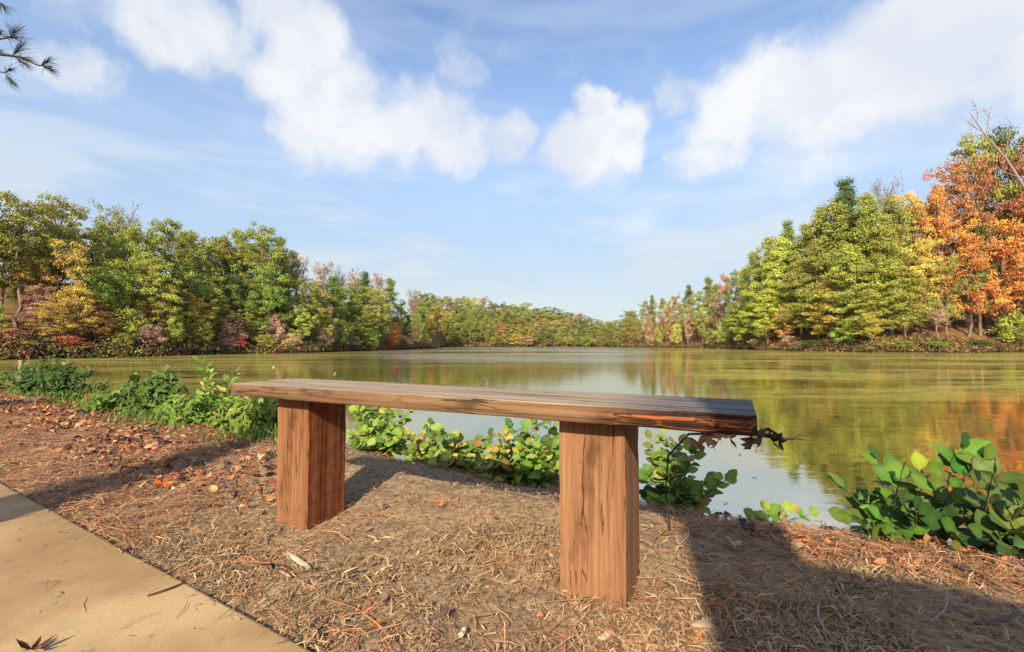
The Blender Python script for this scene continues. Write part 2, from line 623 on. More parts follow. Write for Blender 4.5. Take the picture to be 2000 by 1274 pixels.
def far_h(x, y):
    x = np.asarray(x, float)
    y = np.asarray(y, float)
    az = np.degrees(np.arctan2(x, y))
    r = np.hypot(x, y)
    dr = r - shore_r(az) + 2.2 * (fbm(x * 0.22, y * 0.22, 33) - 0.47)
    right = np.clip((az - 12) / 22, 0, 1)
    left = np.clip((-az - 28) / 15, 0, 1)
    steep = 0.16 + 0.13 * right + 0.10 * left
    z = np.where(dr < 0, dr * 0.4, 0.55 * (1 - np.exp(-np.maximum(dr, 0) / 0.7)) + steep * np.maximum(dr, 0))
    z = np.minimum(z, 9 + 3 * right + 0.02 * np.maximum(dr, 0))
    z = z + np.where(dr > 0, 0.5 * (fbm(x * 0.12, y * 0.12, 5) - 0.47) * np.clip(dr / 4, 0, 1), 0)
    return np.maximum(z, -1.3)


def build_ground():
    # the bank one stands on, finely modelled
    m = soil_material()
    ss = np.concatenate([np.arange(-4.0, 0.45, 0.12), np.arange(0.45, 2.0, 0.024), np.arange(2.0, 3.8, 0.09)])
    tt = np.concatenate([np.arange(-11, -5, 0.14), np.arange(-5, 2.6, 0.026), np.arange(2.6, 7, 0.12)])
    S, T = np.meshgrid(ss, tt, indexing='ij')
    X = S * NS[0] + T * TS[0]
    Y = S * NS[1] + T * TS[1]
    Z = near_h(X, Y)
    under = np.clip((PATH_S - 0.01 - S) / 0.02, 0, 1) * np.clip((S + 0.95) / 0.05, 0, 1)
    Z = Z - 0.10 * under
    ns, nt = S.shape
    idx = np.arange(ns * nt).reshape(ns, nt)
    Q = np.stack([idx[:-1, :-1], idx[:-1, 1:], idx[1:, 1:], idx[1:, :-1]], -1).reshape(-1, 4)
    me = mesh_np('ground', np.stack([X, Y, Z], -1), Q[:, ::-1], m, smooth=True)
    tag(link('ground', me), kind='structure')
    # the land around the lake
    az = np.concatenate([np.arange(-180, -60, 4.0), np.arange(-60, 62, 0.7), np.arange(62, 180.1, 4.0)])
    rr = np.concatenate([np.arange(0.0, 30, 1.5), np.arange(30, 110, 1.6), np.arange(110, 235, 3.5), np.geomspace(235, 2600, 26)])
    A, RR = np.meshgrid(np.radians(az), rr, indexing='ij')
    X = RR * np.sin(A)
    Y = RR * np.cos(A)
    S = X * NS[0] + Y * NS[1]
    T = X * TS[0] + Y * TS[1]
    Z = np.maximum(far_h(X, Y), near_h(X, Y, False))
    inside = (S > -3.4) & (S < 5.5) & (T > -10.4) & (T < 6.4)
    Z = np.where(inside, np.minimum(Z - 0.5, 0.1), Z - 0.03)
    na, nr = A.shape
    idx = np.arange(na * nr).reshape(na, nr)
    Q = np.stack([idx[:-1, :-1], idx[:-1, 1:], idx[1:, 1:], idx[1:, :-1]], -1).reshape(-1, 4)
    me = mesh_np('terrain', np.stack([X, Y, Z], -1), Q[:, ::-1], terrain_material(), smooth=True)
    tag(link('terrain', me), kind='structure')
    # the lake
    V = [(-320, -200, 0), (320, -200, 0), (320, 420, 0), (-320, 420, 0)]
    me = mesh_np('lake_water', np.array(V), np.array([(0, 1, 2, 3)]), water_material())
    tag(link('lake_water', me), kind='structure')


def bevel_box(name, size, m, bev=0.006, segs=2, cuts=0, axis=0, wob=0.0, seed=1, origin=(0.5, 0.5, 0.5)):
    """box with rounded, slightly uneven edges; origin is the fraction of the size at the object's origin"""
    bm = bmesh.new()
    bmesh.ops.create_cube(bm, size=1.0)
    for v in bm.verts:
        v.co = Vector(((v.co.x + 0.5 - origin[0]) * size[0], (v.co.y + 0.5 - origin[1]) * size[1], (v.co.z + 0.5 - origin[2]) * size[2]))
    if cuts:
        es = [e for e in bm.edges if abs((e.verts[0].co - e.verts[1].co)[axis]) > size[axis] * 0.9]
        bmesh.ops.subdivide_edges(bm, edges=es, cuts=cuts, use_grid_fill=True)
    es = [e for e in bm.edges if len(e.link_faces) == 2 and e.calc_face_angle(0) > 0.7]
    bmesh.ops.bevel(bm, geom=es, offset=bev, segments=segs, affect='EDGES', profile=0.55)
    if wob:
        r = random.Random(seed)
        ph = [r.uniform(0, 9) for _ in range(6)]
        for v in bm.verts:
            a = v.co[axis] / size[axis] * 14
            for k in range(3):
                if k != axis:
                    v.co[k] += wob * (math.sin(a * 1.3 + ph[k]) * 0.5 + math.sin(a * 3.7 + ph[k + 3] + v.co[(k + 1) % 3] * 20) * 0.5)
    me = bpy.data.meshes.new(name)
    bm.to_mesh(me)
    bm.free()
    me.materials.append(m)
    return me


def build_path():
    m = concrete_material()
    root = empty('path', (0, 0, GZ), math.atan2(TS[1], TS[0]))
    tag(root, kind='structure')
    # local x along the path, local y towards the water; joint seen in the band of shade
    edges = [-8.6, -5.3, -2.035, 1.1, 4.3, 7.4]
    w = PATH_S + 0.9
    for i in range(len(edges) - 1):
        a, b = edges[i] + 0.004, edges[i + 1] - 0.004
        me = bevel_box('slab', (b - a, w, 0.12), m, 0.007, 2, 24, 0, 0.0008, i, (0, 1, 1))
        o = link('slab', me, root)
        o.location = (a, PATH_S, 0.016)


build_ground()
build_path()

# ------------------------------------------------------------------ trees
C = {
    'olive': (.134, .140, .030), 'yellow green': (.172, .182, .036), 'green': (.095, .128, .030), 'dark green': (.052, .075, .024),
    'golden': (.235, .170, .042), 'orange': (.275, .118, .036), 'rust': (.19, .085, .040), 'pink': (.215, .130, .098),
    'tan': (.235, .175, .095), 'red': (.24, .060, .040), 'grey': (.21, .18, .15), 'bright green': (.125, .180, .034),
}


def cards(P, N, size, asp=0.62, r=None):
    """leaf-sized quads at P facing N"""
    r = r or rng
    n = len(P)
    a = r.normal(size=(n, 3))
    N = N / np.linalg.norm(N, axis=1, keepdims=True)
    T = np.cross(N, a)
    T /= np.linalg.norm(T, axis=1, keepdims=True) + 1e-9
    B = np.cross(N, T)
    L = (np.asarray(size) * r.uniform(0.6, 1.4, n))[:, None]
    W = L * asp
    tip = P + T * L * 0.5 - N * L * 0.12
    bot = P - T * L * 0.5 - N * L * 0.12
    V = np.stack([bot, P + B * W * 0.5, tip, P - B * W * 0.5], 1).reshape(-1, 3)
    Q = np.arange(n * 4).reshape(n, 4)
    return V, Q


def clump_leaves(cl, size, r, up=0.25, asp=0.62, rand=0.8):
    Ps, Ns, Ts, Sz = [], [], [], []
    for c, rad, n, tint in cl:
        u = r.normal(size=(n, 3))
        u /= np.linalg.norm(u, axis=1, keepdims=True)
        rr = r.uniform(0.15, 1.0, n) ** 0.6 * r.uniform(.85, 1.3, n)
        p = np.array(c) + u * rr[:, None] * np.array(rad)
        nn = u * 0.9 + r.normal(size=(n, 3)) * 0.42 * rand + np.array([0, 0, up])
        Ps.append(p)
        Ns.append(nn)
        Ts.append(np.clip(tint + r.normal(size=n) * 0.16, 0, 1))
        Sz.append(np.full(n, size))
    P, N, T, S = np.concatenate(Ps), np.concatenate(Ns), np.concatenate(Ts), np.concatenate(Sz)
    V, Q = cards(P, N, S, asp, r)
    return V, Q, np.repeat(T, 4)


def limb(mb, a, b, r0, r1, r, sag=0.0, n=5, sides=5, jit=0.03):
    a, b = Vector(a), Vector(b)
    pts, rad = [], []
    for i in range(n + 1):
        f = i / n
        p = a.lerp(b, f)
        p.z += sag * 4 * f * (1 - f)
        j = (b - a).length * jit * (1 if 0 < i < n else 0)
        p += Vector((r.uniform(-j, j), r.uniform(-j, j), r.uniform(-j, j)))
        pts.append(p)
        rad.append(r0 + (r1 - r0) * f)
    mb.tube(pts, rad, sides)


def proto_broad(seed, low=0.28, wide=0.30, nl=1.0, dens=1.0, lean=0.0, size=0.0150):
    """trunk that divides into limbs; every limb carries several loose sprays of leaves"""
    r = np.random.default_rng(seed)
    rr = random.Random(seed)
    mb = MB()
    top = Vector((lean + rr.uniform(-.04, .04), rr.uniform(-.04, .04), 0.88))
    limb(mb, (0, 0, -0.04), top, 0.015, 0.003, rr, n=8, sides=7)
    cl = []
    nc = int(30 * nl)
    for i in range(nc):
        f = (i + rr.random()) / nc
        z = low + (0.97 - low) * f
        prof = math.sin(math.pi * min(1, (0.15 + 0.83 * f)) ** 1.15) ** 0.6 * wide
        a = i * 2.399 + rr.uniform(-.7, .7)
        q = prof * rr.uniform(0.30, 1.15)
        e = Vector((lean * f + math.cos(a) * q, math.sin(a) * q, z + rr.uniform(-.04, .03)))
        zb = max(0.12, z - rr.uniform(0.10, 0.20) - q * .3)
        st = Vector((lean * zb, 0, zb))
        limb(mb, st, e, 0.0050, 0.0012, rr, n=4, sides=4)
        tint = rr.uniform(.2, .8)
        for k in range(6):
            g = 1.06 - 0.62 * rr.random() ** 1.6
            s = rr.uniform(0.020, 0.052)
            c = st.lerp(e, g) + Vector((rr.gauss(0, .036), rr.gauss(0, .036), rr.gauss(0, .026) + .01))
            cl.append((tuple(c), (s * 1.3, s * 1.3, s * 0.75), int(80 * dens * (s / 0.036) ** 1.7), tint + rr.uniform(-.15, .15)))
    V, Q, T = clump_leaves(cl, size, r, rand=1.0)
    return mb.mesh('trunk', M_BARK), mesh_np('crown', V, Q, M_FOLIAGE, tint=T)


def proto_pine(seed, low=0.22, wide=0.22, dens=1.0, droop=0.03, taper=0.7, size=0.016):
    r = np.random.default_rng(seed)
    rr = random.Random(seed)
    mb = MB()
    limb(mb, (0, 0, -0.04), (rr.uniform(-.02, .02), rr.uniform(-.02, .02), 0.98), 0.016, 0.004, rr, n=9, sides=7, jit=0.012)
    cl = []
    nlimb = 50
    for i in range(nlimb):
        f = (i + rr.uniform(0, 1)) / nlimb
        z = low + (0.97 - low) * f + rr.uniform(-.02, .02)
        L = wide * ((1 - f) ** taper * 0.92 + 0.10) * rr.uniform(0.35, 1.2) * (0.65 + 0.35 * min(1, f / 0.18))
        a = i * 2.399 + rr.uniform(-.6, .6)
        end = Vector((math.cos(a) * L, math.sin(a) * L, z + L * rr.uniform(-.35, .45) - droop))
        st = Vector((0, 0, z))
        limb(mb, st, end, 0.0040, 0.0012, rr, sag=0.015, n=3, sides=4)
        for k in range(5):
            g = 0.38 + 0.66 * k / 4
            c = st.lerp(end, g) + Vector((rr.uniform(-.03, .03), rr.uniform(-.03, .03), 0.005 + rr.uniform(-.03, .02)))
            s = rr.uniform(0.024, 0.052)
            cl.append((tuple(c), (s * 1.2, s * 1.2, s * 0.75), int(56 * dens), rr.uniform(.3, .75)))
    V, Q, T = clump_leaves(cl, size, r, up=0.5, asp=0.42)
    return mb.mesh('trunk', M_BARK), mesh_np('crown', V, Q, M_FOLIAGE, tint=T)


def proto_bush(seed, dens=1.0, size=0.052, gap=0.0):
    """round understorey growth, foliage almost to the ground"""
    r = np.random.default_rng(seed)
    rr = random.Random(seed)
    mb = MB()
    cl = []
    for i in range(26):
        f = (i + 0.5) / 26
        z = 0.12 + 0.78 * f
        prof = math.sin(math.pi * (0.22 + 0.74 * f)) ** 0.7 * 0.50
        a = i * 2.399 + rr.uniform(-.5, .5)
        q = prof * rr.uniform(0.3, 1.0)
        c = (math.cos(a) * q, math.sin(a) * q, z)
        s = rr.uniform(0.10, 0.19)
        cl.append((c, (s * 1.2, s * 1.2, s * 0.7), int(115 * dens), rr.uniform(.25, .75)))
        if i % 3 == 0:
            limb(mb, (rr.uniform(-.03, .03), rr.uniform(-.03, .03), -0.1), c, 0.018, 0.004, rr, n=4, sides=4)
    V, Q, T = clump_leaves(cl, size, r)
    return mb.mesh('trunk', M_BARK), mesh_np('crown', V, Q, M_FOLIAGE, tint=T)


def proto_bare(seed, leafy=0):
    r = np.random.default_rng(seed)
    rr = random.Random(seed)
    mb = MB()
    limb(mb, (0, 0, -0.04), (rr.uniform(-.03, .03), 0, 0.72), 0.013, 0.006, rr, n=8, sides=6)
    tw = MB()
    tips = []
    for i in range(26):
        z = 0.38 + 0.36 * i / 26
        a = i * 2.399 + rr.uniform(-.6, .6)
        L = rr.uniform(.10, .20)
        e = Vector((math.cos(a) * L * .75, math.sin(a) * L * .75, min(.99, z + L * rr.uniform(.9, 1.7))))
        limb(tw, (0, 0, z), e, 0.0045, 0.0014, rr, n=4, sides=4)
        for k in range(6):
            g = rr.uniform(.3, .95)
            s = Vector((0, 0, z)).lerp(e, g)
            e2 = s + Vector((rr.uniform(-.07, .07), rr.uniform(-.07, .07), rr.uniform(.02, .10)))
            limb(tw, s, e2, 0.0018, 0.0008, rr, n=2, sides=3)
            tips.append(e2)
            for q in range(2):
                e3 = e2.lerp(s, rr.uniform(0, .6)) + Vector((rr.uniform(-.04, .04), rr.uniform(-.04, .04), rr.uniform(.0, .05)))
                limb(tw, e2.lerp(s, .4), e3, 0.0011, 0.0006, rr, n=1, sides=3)
    cl = [(tuple(p), (.03, .03, .03), 4 if leafy == 0 else leafy, rr.uniform(.3, .7)) for p in tips]
    V, Q, T = clump_leaves(cl, 0.017, r)
    n0 = len(tw.V)
    Vt = np.array([tuple(v) for v in tw.V])
    crown = mesh_np('crown', np.concatenate([Vt, V]), np.concatenate([np.array(tw.Q), Q + n0]), M_FOLIAGE,
                    tint=np.concatenate([np.full(n0, .45), T]))
    return mb.mesh('trunk', M_BARE), crown


PROTO = {
    'broad': [proto_broad(s) for s in (11, 12, 13, 14, 15, 16)],
    'tall': [proto_broad(s, low=0.45, wide=0.24, nl=0.85, dens=0.85) for s in (21, 22, 23)],
    'open': [proto_broad(s, low=0.22, wide=0.27, nl=0.95, dens=0.62, size=0.0160) for s in (31, 32, 33)],
    'pine': [proto_pine(s) for s in (41, 42, 43)],
    'layer': [proto_pine(s, low=0.17, wide=0.27, dens=1.2, droop=0.05, taper=0.55, size=0.018) for s in (51, 52, 53, 54, 55)],
    'bush': [proto_bush(s) for s in (61, 62, 63, 64)],
    'bare': [proto_bare(s) for s in (71, 72, 73)],
    'thin': [proto_bare(s, 16) for s in (81, 82)],
}
PROTO_W = {'broad': 0.70, 'tall': 0.58, 'open': 0.64, 'pine': 0.44, 'layer': 0.52, 'bush': 1.25, 'bare': 0.42, 'thin': 0.42}
KIND_WORDS = {'broad': 'rounded tree', 'tall': 'tall high-crowned tree', 'open': 'loose airy tree', 'pine': 'narrow pine', 'layer': 'layered drooping pine',
              'bush': 'rounded bush', 'bare': 'bare twiggy tree', 'thin': 'thinly leaved tree'}
KIND_NAME = {'broad': 'broadleaf_tree', 'tall': 'broadleaf_tree', 'open': 'broadleaf_tree', 'pine': 'pine_tree', 'layer': 'pine_tree',
             'bush': 'shoreline_bush', 'bare': 'bare_tree', 'thin': 'broadleaf_tree'}
TREES = []          # (root, descriptor, place, px, off)


def tree(px, top, wpx, off, kind, colour, place, label=None, base_y=None):
    az = math.degrees(math.atan((px - 1000) / F))
    d = (float(shore_r(az)) + off) * math.cos(R(az))
    X = (px - 1000) / F * d
    zb = float(max(far_h(X, d), 0.0))
    ztop = at(px, top, d).z
    h = max(ztop - zb, 0.8)
    w = wpx / F * d
    root = empty(KIND_NAME[kind], (X, d, zb), rnd.uniform(0, 6.28))
    tm, cm = rnd.choice(PROTO[kind])
    sw = w / PROTO_W[kind]
    if kind != 'bush':
        sw = min(max(sw, h * 0.55), h * 1.7)
    root.scale = (sw, sw, h)
    t_ = link('trunk', tm, root)
    c_ = link('crown', cm, root)
    base = np.array(C[colour]) * (2.25 if kind in ('pine', 'layer') else 1.1 if kind in ('bare',) else 2.05)
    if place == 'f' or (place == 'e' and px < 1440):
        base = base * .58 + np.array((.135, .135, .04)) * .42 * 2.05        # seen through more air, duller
    j = rnd.uniform(0.85, 1.18)
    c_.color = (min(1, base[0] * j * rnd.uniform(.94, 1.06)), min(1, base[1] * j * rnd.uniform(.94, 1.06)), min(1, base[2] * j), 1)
    tag(root, label, 'bush' if kind == 'bush' else 'tree', {'w': 'trees along the western bank', 'e': 'trees on the eastern hillside', 'f': 'trees on the far shore'}[place])
    TREES.append((root, colour, kind, place, px, off, label))
    return root


# western (left) bank: skyline trees, then the lower growth at the water
W_BACK = [(-170, 372, 190, 9, 'broad', 'olive'), (-60, 380, 180, 8, 'tall', 'olive'),
          (35, 384, 150, 7, 'tall', 'olive'), (105, 388, 130, 9, 'tall', 'olive'), (60, 470, 130, 12, 'open', 'olive'), (128, 470, 120, 5, 'open', 'golden'),
          (205, 398, 70, 14, 'thin', 'olive'), (238, 396, 70, 15, 'bare', 'grey'), (178, 440, 100, 8, 'broad', 'olive'),
          (190, 520, 90, 4, 'pine', 'green'), (252, 436, 110, 8, 'broad', 'olive'), (232, 500, 110, 5, 'open', 'yellow green'),
          (325, 427, 130, 8, 'broad', 'olive'), (300, 500, 110, 4, 'broad', 'yellow green'), (375, 452, 105, 10, 'broad', 'olive'), (352, 520, 100, 5, 'broad', 'dark green'),
          (425, 460, 110, 10, 'tall', 'olive'), (465, 443, 110, 9, 'broad', 'olive'), (508, 440, 120, 7, 'broad', 'olive'), (540, 466, 90, 10, 'broad', 'green'),
          (470, 540, 110, 3.5, 'broad', 'green'), (520, 520, 100, 3, 'broad', 'bright green'), (410, 530, 90, 4, 'open', 'yellow green'),
          (578, 486, 60, 13, 'thin', 'grey'), (600, 545, 80, 6, 'broad', 'olive'), (628, 504, 55, 16, 'thin', 'grey'), (660, 520, 60, 18, 'bare', 'grey'),
          (650, 540, 80, 6, 'pine', 'green'), (692, 528, 50, 18, 'thin', 'tan'), (712, 530, 55, 12, 'pine', 'dark green'), (735, 528, 50, 14, 'thin', 'grey'),
          (722, 560, 80, 6, 'broad', 'yellow green'), (762, 540, 50, 14, 'pine', 'green'), (783, 585, 44, 7, 'open', 'green'), (806, 560, 36, 16, 'bare', 'grey'),
          (690, 585, 70, 4, 'broad', 'olive'), (566, 575, 70, 4, 'broad', 'dark green'), (630, 600, 60, 3, 'broad', 'yellow green'),
          (745, 600, 56, 3, 'broad', 'green'), (620, 560, 70, 8, 'tall', 'olive'),
          (0, 430, 140, 14, 'broad', 'olive'), (85, 430, 120, 15, 'broad', 'green'), (150, 450, 120, 13, 'broad', 'olive'), (215, 452, 110, 12, 'broad', 'green'), (285, 452, 110, 13, 'broad', 'olive'),
          (350, 455, 110, 14, 'broad', 'green'), (400, 478, 110, 13, 'broad', 'olive'), (450, 480, 110, 13, 'broad', 'green'), (505, 475, 110, 13, 'broad', 'olive'), (555, 510, 90, 12, 'broad', 'olive'),
          (605, 570, 80, 10, 'broad', 'green'), (665, 560, 80, 11, 'broad', 'olive'), (700, 560, 70, 10, 'broad', 'green'), (745, 570, 60, 10, 'broad', 'olive')]
for a in W_BACK:
    tree(*a, 'w')
W_FRONT = [(-90, 600, 130, 3, 'open', 'golden'), (-20, 590, 110, 3, 'open', 'yellow green'), (20, 640, 90, 1.5, 'bush', 'rust'), (70, 555, 80, 5, 'open', 'pink'), (95, 590, 110, 3, 'open', 'golden'),
           (150, 560, 100, 3, 'open', 'golden'), (45, 668, 70, 1, 'bush', 'golden'), (130, 655, 70, 1.2, 'bush', 'red'), (165, 668, 75, 1, 'bush', 'rust'),
           (185, 590, 80, 3, 'open', 'rust'), (205, 610, 70, 2.5, 'open', 'golden'), (245, 600, 90, 2.5, 'bush', 'yellow green'), (262, 600, 46, 3.5, 'bush', 'pink'),
           (290, 632, 66, 1.5, 'bush', 'pink'), (240, 650, 60, 1.2, 'bush', 'olive'), (338, 610, 60, 2, 'bush', 'yellow green'), (330, 560, 90, 4, 'broad', 'olive'), (300, 570, 60, 4, 'open', 'rust'),
           (390, 622, 70, 1.6, 'bush', 'yellow green'), (375, 570, 80, 3.5, 'broad', 'golden'), (430, 580, 80, 3, 'broad', 'olive'), (448, 612, 66, 1.8, 'bush', 'pink'), (444, 660, 50, 1, 'bush', 'tan'),
           (470, 655, 36, 1, 'bush', 'red'), (492, 600, 60, 2.5, 'broad', 'yellow green'), (540, 612, 54, 2, 'bush', 'pink'), (520, 652, 50, 1.2, 'bush', 'olive'), (565, 650, 56, 1.2, 'bush', 'tan'),
           (585, 600, 66, 2.5, 'broad', 'yellow green'), (640, 590, 44, 3, 'bush', 'pink'), (632, 640, 44, 1.4, 'bush', 'tan'), (662, 620, 60, 2, 'bush', 'green'), (700, 600, 70, 2.5, 'broad', 'olive'),
           (722, 640, 60, 1.5, 'bush', 'bright green'), (690, 655, 44, 1.2, 'bush', 'tan'), (770, 628, 36, 2, 'bush', 'orange'), (762, 660, 30, 1.2, 'bush', 'red'), (792, 655, 34, 1.4, 'bush', 'pink'),
           (795, 615, 40, 4, 'pine', 'dark green'), (820, 600, 40, 9, 'broad', 'green'), (842, 612, 36, 6, 'broad', 'golden'), (830, 650, 30, 3, 'bush', 'yellow green')]
for a in W_FRONT:
    tree(*a, 'w')

# far shore: rows up a gentle hill
SKY = [(815, 574), (860, 577), (900, 580), (935, 581), (960, 588), (1000, 590), (1050, 597), (1100, 606), (1150, 615), (1185, 623), (1215, 619), (1245, 602)]


def sky_at(px):
    return float(np.interp(px, [p[0] for p in SKY], [p[1] for p in SKY]))


fcols = ['olive', 'green', 'olive', 'dark green', 'golden', 'olive', 'green', 'green', 'olive', 'yellow green', 'dark green', 'tan', 'olive', 'rust', 'green']
k = 0
for row, (off, frac, step) in enumerate(((38, 0.0, 17), (26, 0.17, 18), (15, 0.33, 18), (6, 0.48, 19), (1.2, 0.72, 20))):
    px = 812 + row * 7
    while px < 1245:
        top = sky_at(px) + frac * (677 - sky_at(px)) + rnd.uniform(-5, 6)
        kind = 'broad' if row < 2 else rnd.choice(['broad', 'open', 'broad', 'pine', 'thin'])
        if row == 4:
            kind = rnd.choice(['bush', 'bush', 'broad', 'thin'])
        if not (row >= 3 and px < 872):
            tree(px, top, rnd.uniform(34, 52) + (6 if row < 2 else 0), off + rnd.uniform(-2, 2), kind, fcols[(k * 7 + row * 3) % len(fcols)], 'f')
        k += 1
        px += step * rnd.uniform(0.8, 1.2)

# eastern (right) hillside
E_BACK = [(1232, 606, 34, 14, 'broad', 'olive'), (1262, 588, 40, 14, 'broad', 'green'), (1274, 576, 24, 18, 'pine', 'dark green'), (1296, 582, 40, 12, 'broad', 'olive'), (1318, 576, 40, 12, 'broad', 'rust'),
          (1346, 556, 40, 16, 'pine', 'dark green'), (1366, 568, 46, 10, 'broad', 'olive'), (1386, 538, 40, 18, 'pine', 'green'), (1398, 552, 50, 12, 'pine', 'olive'), (1420, 534, 46, 16, 'open', 'red'),
          (1408, 572, 44, 8, 'open', 'pink'), (1440, 528, 54, 14, 'broad', 'green'), (1456, 520, 56, 11, 'pine', 'olive'),
          (1476, 488, 70, 12, 'pine', 'olive'), (1505, 462, 80, 12, 'pine', 'olive'), (1545, 430, 70, 16, 'pine', 'green'), (1528, 456, 90, 9, 'layer', 'yellow green'), (1578, 436, 90, 12, 'pine', 'olive'),
          (1612, 402, 100, 14, 'pine', 'olive'), (1662, 348, 110, 15, 'pine', 'dark green'), (1638, 380, 120, 11, 'layer', 'olive'), (1700, 376, 110, 12, 'pine', 'olive'),
          (1738, 336, 60, 20, 'bare', 'grey'), (1752, 380, 110, 13, 'broad', 'olive'), (1790, 378, 100, 12, 'broad', 'golden'), (1560, 470, 110, 14, 'broad', 'olive'), (1610, 440, 110, 15, 'broad', 'green'), (1690, 410, 120, 16, 'broad', 'olive'), (1760, 410, 120, 15, 'broad', 'green'), (1820, 400, 110, 14, 'broad', 'olive'), (1490, 510, 90, 13, 'broad', 'green'), (1725, 430, 120, 8, 'layer', 'olive'),
          (1830, 372, 100, 10, 'open', 'orange'), (1858, 322, 80, 12, 'open', 'rust'), (1925, 262, 150, 14, 'broad', 'olive'), (1985, 246, 150, 13, 'broad', 'dark green'),
          (1905, 300, 120, 9, 'open', 'rust'), (1985, 285, 130, 8, 'open', 'rust'), (1915, 400, 80, 6.8, 'pine', 'dark green'), (2070, 250, 170, 12, 'broad', 'olive'), (2160, 262, 190, 10, 'broad', 'golden'), (2280, 270, 190, 12, 'broad', 'olive')]
for a in E_BACK:
    tree(*a, 'e')
E_FRONT = [(1250, 622, 26, 3, 'open', 'olive'), (1268, 612, 30, 3, 'bush', 'pink'), (1288, 625, 26, 2, 'bush', 'yellow green'), (1302, 596, 26, 4, 'open', 'orange'), (1322, 630, 30, 2, 'bush', 'yellow green'),
           (1344, 600, 24, 2, 'open', 'pink'), (1330, 590, 36, 7, 'broad', 'green'), (1372, 600, 44, 4, 'broad', 'yellow green'), (1388, 640, 36, 1.6, 'bush', 'olive'), (1412, 628, 44, 2, 'bush', 'yellow green'),
           (1432, 590, 46, 5, 'layer', 'olive'), (1470, 545, 76, 6, 'layer', 'yellow green'), (1452, 600, 60, 3, 'layer', 'yellow green'), (1500, 560, 90, 4, 'layer', 'yellow green'), (1478, 660, 40, 1.2, 'bush', 'tan'),
           (1530, 600, 54, 3.2, 'open', 'golden'), (1565, 500, 96, 7, 'layer', 'olive'), (1600, 470, 110, 6, 'layer', 'olive'), (1625, 540, 110, 4.5, 'layer', 'golden'), (1668, 470, 120, 6, 'layer', 'yellow green'),
           (1700, 560, 110, 4.5, 'layer', 'yellow green'), (1740, 500, 120, 7, 'layer', 'yellow green'), (1770, 560, 90, 5, 'broad', 'olive'), (1800, 470, 110, 8, 'broad', 'golden'), (1648, 640, 60, 2.2, 'bush', 'bright green'),
           (1700, 610, 60, 3, 'open', 'golden'), (1830, 600, 76, 4, 'thin', 'pink'), (1890, 430, 120, 6.5, 'open', 'orange'), (1960, 425, 150, 5, 'open', 'orange'), (1850, 500, 90, 7, 'open', 'olive'), (2005, 380, 120, 7, 'open', 'rust'),
           (1978, 610, 90, 2, 'bush', 'yellow green'), (1990, 560, 70, 6, 'broad', 'dark green'), (2090, 380, 180, 6, 'open', 'orange'), (2140, 600, 120, 2, 'bush', 'yellow green'),
           (1590, 664, 60, 1, 'bush', 'dark green'), (1760, 664, 56, 0.8, 'bush', 'bright green'), (1830, 668, 56, 0.8, 'bush', 'bright green'), (1730, 672, 44, 0.8, 'bush', 'yellow green'), (1905, 664, 60, 1.6, 'bush', 'dark green'), (1540, 655, 40, 1.2, 'bush', 'pink')]
for a in E_FRONT:
    tree(*a, 'e')

ORD = ['first', 'second', 'third', 'fourth', 'fifth', 'sixth', 'seventh', 'eighth', 'ninth', 'tenth', 'eleventh', 'twelfth', 'thirteenth', 'fourteenth', 'fifteenth', 'sixteenth', 'seventeenth', 'eighteenth', 'nineteenth', 'twentieth']
WHERE = {('w', 0): 'at the left bank waterline', ('w', 1): 'in the left bank middle ranks', ('w', 2): 'on the left bank skyline',
         ('e', 0): 'at the right bank waterline', ('e', 1): 'in the right bank middle ranks', ('e', 2): 'on the right skyline',
         ('f', 0): 'at the far waterline', ('f', 1): 'partway up the far slope', ('f', 2): 'on the far hilltop'}


def label_trees():
    bins = {}
    for rec in TREES:
        root, colour, kind, place, px, off, lab = rec
        lv = (0 if off < 4 else 1 if off < 30 else 2) if place == 'f' else (0 if off < 2.6 else 1 if off < 7.5 else 2)
        bins.setdefault((place, lv, colour, kind), []).append(rec)
    for (place, lv, colour, kind), recs in bins.items():
        recs.sort(key=lambda q: q[4])
        for i, q in enumerate(recs):
            lab = f'{colour} {KIND_WORDS[kind]} {WHERE[(place, lv)]}'
            if len(recs) > 1:
                lab = f'{ORD[i]} {colour} {KIND_WORDS[kind]} from the left {WHERE[(place, lv)]}'
            q[0]['label'] = lab


label_trees()


# the bare grey limb that leans across the orange crowns at the hill's edge
def leaning_snag():
    d = 64.0
    mb = MB()
    base = at(2060, 640, d)
    base.z = float(far_h(base.x, base.y))
    P = [at(2060, 560, d), at(2010, 380, d), at(1965, 310, d), at(1925, 265, d), at(1895, 222, d)]
    root = empty('leaning_bare_tree', base)
    tag(root, 'bare grey tree leaning over the orange crowns on the eastern hillside', 'tree')
    mb.tube([Vector((0, 0, -0.5))] + [p - base for p in P], [.30, .25, .20, .15, .10, .04], 7)
    me = mb.mesh('trunk', M_BARE)
    link('trunk', me, root)
    r = random.Random(5)
    for i, (a, b) in enumerate((((1965, 310), (1975, 240)), ((1925, 265), (1880, 232)), ((1925, 265), (1935, 215)), ((1990, 345), (1930, 330)), ((1910, 245), (1905, 205)))):
        m2 = MB()
        limb(m2, at(*a, d) - base, at(*b, d) - base, .07, .02, r, n=5)
        for k in range(7):
            s = (at(*a, d) - base).lerp(at(*b, d) - base, r.uniform(.3, 1))
            limb(m2, s, s + Vector((r.uniform(-1.4, 1.4), r.uniform(-1, 1), r.uniform(.2, 1.6))), .035, .012, r, n=2, sides=4)
        link('limb', m2.mesh('limb', M_BARE), root)


leaning_snag()


